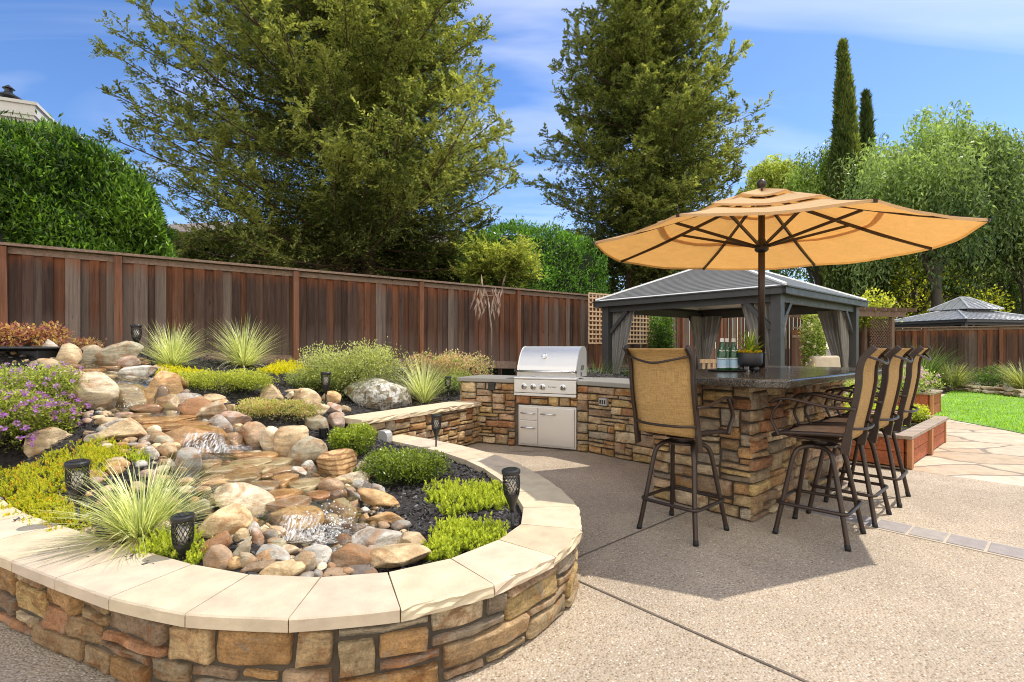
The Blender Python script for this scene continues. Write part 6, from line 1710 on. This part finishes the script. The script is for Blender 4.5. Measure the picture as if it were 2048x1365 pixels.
def hedge(label, poly_px, off, thick, n, leafL, leafW, a, b, zg, seed):
    """dense leafy wall standing along the fence; poly_px = top outline [(px, py)]"""
    pts = []
    for px, py in poly_px:
        k = (px - 1024) / 1024; D = (11.468 + off * 1.2145) / (1 - .689 * k); pts.append((k * D, D, CH + (HY - py) / F * D))
    pts = np.array(pts); dv = np.array([.8235, .5673]); bv = np.array([-.5673, .8235]); o = pts[0, :2]
    S = (pts[:, :2] - o) @ dv; zs = pts[:, 2]; s0, s1 = S.min(), S.max()
    t = thing('hedge', label, 'hedge', (*pts[len(pts) // 2, :2], zg))
    X3 = lambda s, d, z: np.stack([o[0] + dv[0] * s + bv[0] * d, o[1] + dv[1] * s + bv[1] * d, z], -1)
    gs = np.linspace(s0 + .12, s1 - .25, 30); gd = np.linspace(.32, thick - .2, 6); V = []
    for d_ in gd:
        e = min(d_, thick - d_) / thick * 2
        for s_ in gs: V.append(X3(s_, d_, np.interp(s_, S, zs) - .28 - .5 * (1 - e) ** 3))
    gi = np.arange(180).reshape(6, 30); Fc = [tuple(q) for q in np.stack([gi[:-1, :-1].ravel(), gi[:-1, 1:].ravel(), gi[1:, 1:].ravel(), gi[1:, :-1].ravel()], 1).tolist()]
    ring = [gi[0, k] for k in range(30)] + [gi[j, 29] for j in range(1, 6)] + [gi[5, k] for k in range(28, -1, -1)] + [gi[j, 0] for j in range(4, 0, -1)]
    nV = len(V)
    for q in ring: V.append((V[q][0], V[q][1], zg))
    for k in range(len(ring)): Fc.append((int(ring[k]), int(ring[(k + 1) % len(ring)]), nV + (k + 1) % len(ring), nV + k))
    mesh_from('dark_hull', V, Fc, simple('hedge_inner', (.010, .017, .005), .9, var=.4, bump=.6, bs=12), t, True)  # dark hull added behind the leaves to stop light coming through
    B, D_ = [], []
    k = n; s_ = rng.uniform(s0, s1, k); h_ = np.interp(s_, S, zs) + .10 * wob(np.c_[s_, s_ * 0, s_ * 0], seed, 3.5, 3)
    zf = zg + .8 + (h_ - zg - .8) * rng.random(k) ** .85
    lump = wob(np.c_[s_ * .9, zf * 1.1, zf * 0], seed + 1, 2.0, 4)
    rr = np.clip((zf - (h_ - .55)) / .55, 0, 1)
    B.append(X3(s_, .12 + .26 * lump + .5 * rr ** 2 + rng.exponential(.09, k), zf)); D_.append(np.tile([*(-bv), .35], (k, 1)))
    k2 = int(n * .35); s_ = rng.uniform(s0, s1, k2); d_ = rng.uniform(.15, thick, k2); h_ = np.interp(s_, S, zs) + .13 * wob(np.c_[s_, d_, d_ * 0], seed + 2, 4, 3)
    B.append(X3(s_, d_, h_ - rng.exponential(.09, k2) + (rng.random(k2) < .06) * rng.uniform(0, .22, k2))); D_.append(np.tile([0, -.2, 1.3], (k2, 1)))
    for se, sg in ((s1, 1), (s0, -1)):
        k3 = int(n * .25); d_ = rng.uniform(0, thick, k3); he = np.interp(se, S, zs); zf = zg + .8 + (he + .1 - zg - .8) * rng.random(k3)
        B.append(X3(se - sg * (rng.exponential(.08, k3) - .08 + .2 * wob(np.c_[d_, zf, zf * 0], seed + 3, 2.6, 3)), d_, zf)); D_.append(np.tile([*(dv * sg), .3], (k3, 1)))
    B, D_ = np.concatenate(B), np.concatenate(D_); k = len(B)
    d = unit(D_ * .5 + np.array([0, 0, .5]) + rng.normal(size=(k, 3)) * .7)
    tone = rng.random(k) ** 1.3 * .8 + .25 * wob(B, seed + 4, 2.2, 3)
    leaf_obj('foliage', quads(B, d, leafL * rng.uniform(.5, 1.15, k), leafW * rng.uniform(.7, 1.2, k)), pal(k, a, b, .22, tone), 'gloss', t)
    return t
hedge('tall glossy oleander like hedge behind the fence at the far left', [(-700, 215), (-200, 230), (0, 236), (60, 240), (120, 252), (190, 275), (245, 305), (285, 340), (312, 385), (325, 440)], .55, 1.5, 36000, .125, .029, (.014, .040, .006), (.165, .275, .04), 1.0, 21)
hedge('dense bright green clipped hedge between the two redwoods', [(985, 462), (1015, 446), (1060, 442), (1110, 449), (1150, 460), (1180, 474), (1205, 492), (1222, 520)], 1.1, 1.3, 12000, .12, .034, (.022, .058, .009), (.16, .31, .04), .4, 51)

def cypress(label, px, D, ztop, w, lean, a, b, n, zg=.3):
    X = (px - 1024) / F * D; t = thing('cypress_tree', label, 'tree', (X, D, zg))
    h = ztop - zg
    MB().tube([(X, D, zg - .2), (X + lean * .5, D, zg + h * .5), (X + lean, D, ztop - .5)], [.16, .09, .02], 8).build('trunk', MAT['greybark'], t, True, True)
    f = rng.random(n) ** .85; az = rng.uniform(0, 6.283, n)
    rad = w * np.clip(np.minimum((1 - f) ** .85 * 1.3, .5 + 2.2 * f), 0, 1.05)
    rad = rad * (.80 + .2 * wob(np.c_[np.cos(az) * 2, np.sin(az) * 2, f * h * .9], 61, 1.5, 3)) * (1 - rng.exponential(.12, n)).clip(.3, 1)
    B = np.stack([X + lean * f ** 1.3 + rad * np.cos(az), D + rad * np.sin(az), zg + f * h], 1)
    d = unit(np.stack([np.cos(az) * .35, np.sin(az) * .35, np.ones(n)], 1) + rng.normal(0, .28, (n, 3)))
    leaf_obj('crown', quads(B, d, rng.uniform(.18, .42, n), .075), pal(n, a, b, .2, .3 + .35 * wob(np.c_[np.cos(az), np.sin(az), f * 8], 62, 2.5, 3)), 'needle', t)
cypress('tall pointed column cypress leaning slightly left, taller of the pair', 1703, 26, CH + (HY - 90) / F * 26, 1.30, -.47, (.045, .07, .02), (.21, .235, .06), 30000)
cypress('shorter dark cypress half hidden behind the taller one', 1736, 27, CH + (HY - 190) / F * 27, 1.1, -.1, (.028, .042, .014), (.10, .13, .04), 16000)

def willow(label, px, D, ctr_py, rxp, ryp, n, a, b, seed, zg=.2, drop=(1.0, 3.2), leafL=.25):
    """loose crown of hanging leafy strands on spreading limbs"""
    r = np.random.default_rng(seed); X = (px - 1024) / F * D; zc = CH + (HY - ctr_py) / F * D; rx, rz_ = rxp / F * D, ryp / F * D
    t = thing('weeping_tree', label, 'tree', (X, D, zg))
    mb = MB(); mb.tube(arc([(X, D, zg - .2), (X + .15, D, zg + (zc - zg) * .35), (X - .1, D, zc * .8)], 4), [.30, .28, .26, .24, .22, .2, .18, .16, .12], 9)
    S = []
    cl = []
    for k in range(34):
        d = unit(r.normal(size=(1, 3)))[0]; d[2] = abs(d[2]) * 1.2 - .55
        c = np.array([X, D, zc]) + d * np.array([rx, rx * .7, rz_]) * r.uniform(.45, .95); cl.append(c)
        st = np.array([X, D, zg + (zc - zg) * r.uniform(.4, .95)]); md = (st + c) / 2 + [0, 0, .5]
        mb.tube([st, md, c], [.09, .055, .015], 5, caps=False)
    mb.build('trunk', MAT['greybark'], t, True, True)
    per = n // len(cl); TB, TL, TA = [], [], []
    for c in cl:
        q = c + unit(r.normal(size=(per, 3))) * np.array([rx * .30, rx * .28, rz_ * .20]) * (r.random((per, 1)) ** .4)
        TB.append(q); TL.append(r.uniform(*drop, per)); TA.append(r.uniform(0, 6.28, per))
    TB, TL, TA = np.concatenate(TB), np.concatenate(TL), np.concatenate(TA); k = len(TB); m = 10
    f = np.linspace(0, 1, m); out = .35 * np.sin(f * 1.5)
    base = TB[:, None] + np.stack([np.cos(TA)[:, None] * out, np.sin(TA)[:, None] * out, -TL[:, None] * f ** 1.15 + .18 * np.sin(f * 3)], 2)
    d = unit((np.array([0, 0, -.75]) + rng.normal(0, .5, (k, m, 3))).reshape(-1, 3))
    tone = .40 + .5 * (TB[:, 2] - zc) / rz_ * .5 + .45 * wob(TB, seed, 1.3, 3) + rng.normal(0, .14, k)
    leaf_obj('crown', quads(base.reshape(-1, 3), d, leafL * rng.uniform(.7, 1.2, k * m), leafL * .3), pal(k * m, a, b, .18, np.repeat(tone, m)), 'leaf', t)
    return t
WA, WB = (.038, .070, .025), (.29, .375, .145)
willow('broad weeping tree with pale feathery foliage at the right', 1868, 24.5, 360, 190, 215, 7200, WA, WB, 71)
willow('pale feathery tree crossing the right edge above the pavilion', 2050, 25.0, 400, 120, 195, 4200, WA, (.27, .34, .13), 72)
willow('feathery tree left of the cypress with lighter green top', 1635, 28, 400, 95, 185, 4000, (.06, .10, .02), (.33, .42, .12), 73)
willow('yellow green spring tree peeking above the parasol', 1545, 30, 390, 75, 115, 2400, (.08, .11, .02), (.40, .44, .11), 74, drop=(.3, .9))
def bushy(label, px, D, ctr_py, rxp, ryp, n, a, b, seed, zg=.1, leafL=.16, ncl=26):
    r = np.random.default_rng(seed); X = (px - 1024) / F * D; zc = CH + (HY - ctr_py) / F * D; rx, rz_ = rxp / F * D, ryp / F * D
    t = thing('leafy_tree', label, 'tree', (X, D, zg)); mb = MB()
    mb.tube([(X, D, zg - .2), (X + .1, D, zg + (zc - zg) * .5), (X, D, zc)], [.24, .2, .1], 8)
    B, D_ = [], []; per = n // ncl
    for k in range(ncl):
        d = unit(r.normal(size=(1, 3)))[0]; c = np.array([X, D, zc]) + d * np.array([rx, rx * .7, rz_]) * r.uniform(.4, .9)
        mb.tube([(X, D, zg + (zc - zg) * r.uniform(.3, .8)), tuple((np.array([X, D, zc]) + c) / 2), tuple(c)], [.10, .05, .012], 5, caps=False)
        dd = unit(r.normal(size=(per, 3))); B.append(c + dd * np.array([rx, rx, rz_]) * .30 * r.random((per, 1)) ** .4); D_.append(dd)
    mb.build('trunk', MAT['greybark'], t, True, True)
    B, D_ = np.concatenate(B), np.concatenate(D_); k = len(B)
    leaf_obj('crown', quads(B, unit(D_ + rng.normal(size=(k, 3))), leafL * rng.uniform(.7, 1.2, k), leafL * .55), pal(k, a, b, .2), 'leaf', t)
    return t
bushy('yellow lit leafy tree with dark limbs behind the right fence and pavilion', 1830, 29, 575, 150, 105, 9000, (.10, .13, .015), (.50, .50, .05), 81, ncl=22)
bushy('dark green tree mass behind the arbor and gazebo', 1690, 29, 540, 110, 150, 14000, (.02, .04, .012), (.10, .15, .04), 82)
bushy('dark green tree behind the pavilion at the right edge', 1960, 31, 560, 150, 130, 20000, (.025, .045, .014), (.12, .17, .05), 83)
bushy('deep green tree filling the view low behind the willows', 1830, 35, 540, 210, 125, 30000, (.018, .035, .012), (.13, .18, .05), 87, leafL=.3, ncl=44)
bushy('shaded green tree low behind the pavilion at the far right', 2060, 36, 540, 140, 130, 20000, (.018, .035, .012), (.14, .19, .055), 88, leafL=.3, ncl=36)
bushy('dark low tree behind the fence between the redwood and the gazebo', 1190, 22, 560, 110, 80, 11000, (.03, .05, .014), (.15, .20, .06), 84)
bushy('dark shrubby tree under the left redwood behind the fence', 470, 15.5, 520, 130, 55, 9000, (.035, .05, .016), (.17, .20, .06), 85, zg=.8)
bushy('dark shrubby tree right of the redwood trunks behind the fence', 860, 16.5, 540, 110, 50, 8000, (.035, .05, .016), (.17, .20, .06), 86, zg=.8)

# ------------------------------------------------------------------ light, sky, camera
sun_dir = np.array([1.24, .57, 2.28]); sun_dir /= np.linalg.norm(sun_dir)
elev = math.asin(sun_dir[2]); rotz = math.atan2(sun_dir[0], sun_dir[1])
ld_ = bpy.data.lights.new('Sun', 'SUN'); ld_.energy = 4.7; ld_.angle = R(.5); ld_.color = (1.0, .94, .84)
so_ = bpy.data.objects.new('Sun', ld_); COL.objects.link(so_); so_.location = (10, 5, 20)
so_.rotation_euler = Vector(sun_dir).to_track_quat('Z', 'Y').to_euler()
w = bpy.data.worlds.new('World'); scene.world = w; w.use_nodes = True
nt = w.node_tree; nt.nodes.clear()
def wn(t_, **k):
    n_ = nt.nodes.new(t_)
    for a_, b_ in k.items(): setattr(n_, a_, b_)
    return n_
sky = wn('ShaderNodeTexSky'); sky.sky_type = 'NISHITA'; sky.sun_disc = False; sky.sun_elevation = elev; sky.sun_rotation = rotz
sky.air_density = 1.0; sky.dust_density = .4; sky.ozone_density = 3.0
tc = wn('ShaderNodeTexCoord'); sep = wn('ShaderNodeSeparateXYZ'); nt.links.new(tc.outputs['Generated'], sep.inputs[0])
def wm(op, a_, b_=0.0):
    n_ = wn('ShaderNodeMath', operation=op)
    for i_, v_ in enumerate((a_, b_)):
        if isinstance(v_, bpy.types.NodeSocket): nt.links.new(v_, n_.inputs[i_])
        else: n_.inputs[i_].default_value = v_
    return n_.outputs[0]
zc_ = wm('ADD', wm('MAXIMUM', sep.outputs[2], 0.0), .22)
cb_ = wn('ShaderNodeCombineXYZ'); nt.links.new(wm('DIVIDE', sep.outputs[0], zc_), cb_.inputs[0]); nt.links.new(wm('DIVIDE', sep.outputs[1], zc_), cb_.inputs[1])
mp = wn('ShaderNodeMapping'); mp.inputs['Scale'].default_value = (.7, 3.0, 1); mp.inputs['Rotation'].default_value = (0, 0, R(-20)); nt.links.new(cb_.outputs[0], mp.inputs[0])
nz = wn('ShaderNodeTexNoise'); nz.inputs['Scale'].default_value = 1.15; nz.inputs['Detail'].default_value = 5; nz.inputs['Roughness'].default_value = .48; nz.inputs['Distortion'].default_value = .9; nt.links.new(mp.outputs[0], nz.inputs['Vector'])
cr = wn('ShaderNodeValToRGB'); nt.links.new(nz.outputs[0], cr.inputs[0]); cr.color_ramp.elements[0].position = .45; cr.color_ramp.elements[0].color = (0, 0, 0, 1); cr.color_ramp.elements[1].position = .78; cr.color_ramp.elements[1].color = (.30, .30, .30, 1)
hs = wn('ShaderNodeHueSaturation'); hs.inputs['Saturation'].default_value = 1.2; hs.inputs['Value'].default_value = 1.38; hs.inputs['Hue'].default_value = .509; nt.links.new(sky.outputs[0], hs.inputs['Color'])
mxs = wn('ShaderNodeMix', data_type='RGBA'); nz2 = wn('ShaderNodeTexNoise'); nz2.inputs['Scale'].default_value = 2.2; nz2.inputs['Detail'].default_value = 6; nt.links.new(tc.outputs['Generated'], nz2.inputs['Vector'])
back = wm('MULTIPLY_ADD', sep.outputs[1], -2.0); nt.nodes[-1].inputs[2].default_value = -.1  # unseen bright cloud bank added behind the camera as neutral fill light
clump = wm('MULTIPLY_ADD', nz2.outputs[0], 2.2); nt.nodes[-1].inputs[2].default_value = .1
fill_cloud = wm('MULTIPLY', back, clump); nt.nodes[-1].use_clamp = True
tot_ = wm('MAXIMUM', fill_cloud, cr.outputs[0])
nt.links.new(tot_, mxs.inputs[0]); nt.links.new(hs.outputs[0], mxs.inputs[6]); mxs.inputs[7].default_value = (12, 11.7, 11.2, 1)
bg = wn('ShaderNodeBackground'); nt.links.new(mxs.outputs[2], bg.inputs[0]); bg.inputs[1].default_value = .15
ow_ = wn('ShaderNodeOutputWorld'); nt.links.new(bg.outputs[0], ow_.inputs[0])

cd = bpy.data.cameras.new('Camera'); co = bpy.data.objects.new('Camera', cd); COL.objects.link(co)
cd.sensor_width = 36; cd.lens = 36 * F / 2048; cd.shift_y = (HY - 682.5) / 2048; cd.clip_start = .05; cd.clip_end = 2000
co.location = (0, 0, CH); co.rotation_euler = (R(90), 0, 0)
scene.camera = co
scene.view_settings.view_transform = 'Standard'; scene.view_settings.look = 'None'; scene.view_settings.exposure = 0; scene.view_settings.gamma = 1
scene.cycles.use_denoising = True
try:
    scene.cycles.denoiser = 'OPENIMAGEDENOISE'; scene.cycles.denoising_input_passes = 'RGB_ALBEDO_NORMAL'
except Exception: pass
scene.cycles.filter_width = 1.05
scene.cycles.max_bounces = 7; scene.cycles.transparent_max_bounces = 16; scene.cycles.diffuse_bounces = 3; scene.cycles.glossy_bounces = 3; scene.cycles.transmission_bounces = 4
scene.cycles.caustics_reflective = False; scene.cycles.caustics_refractive = False
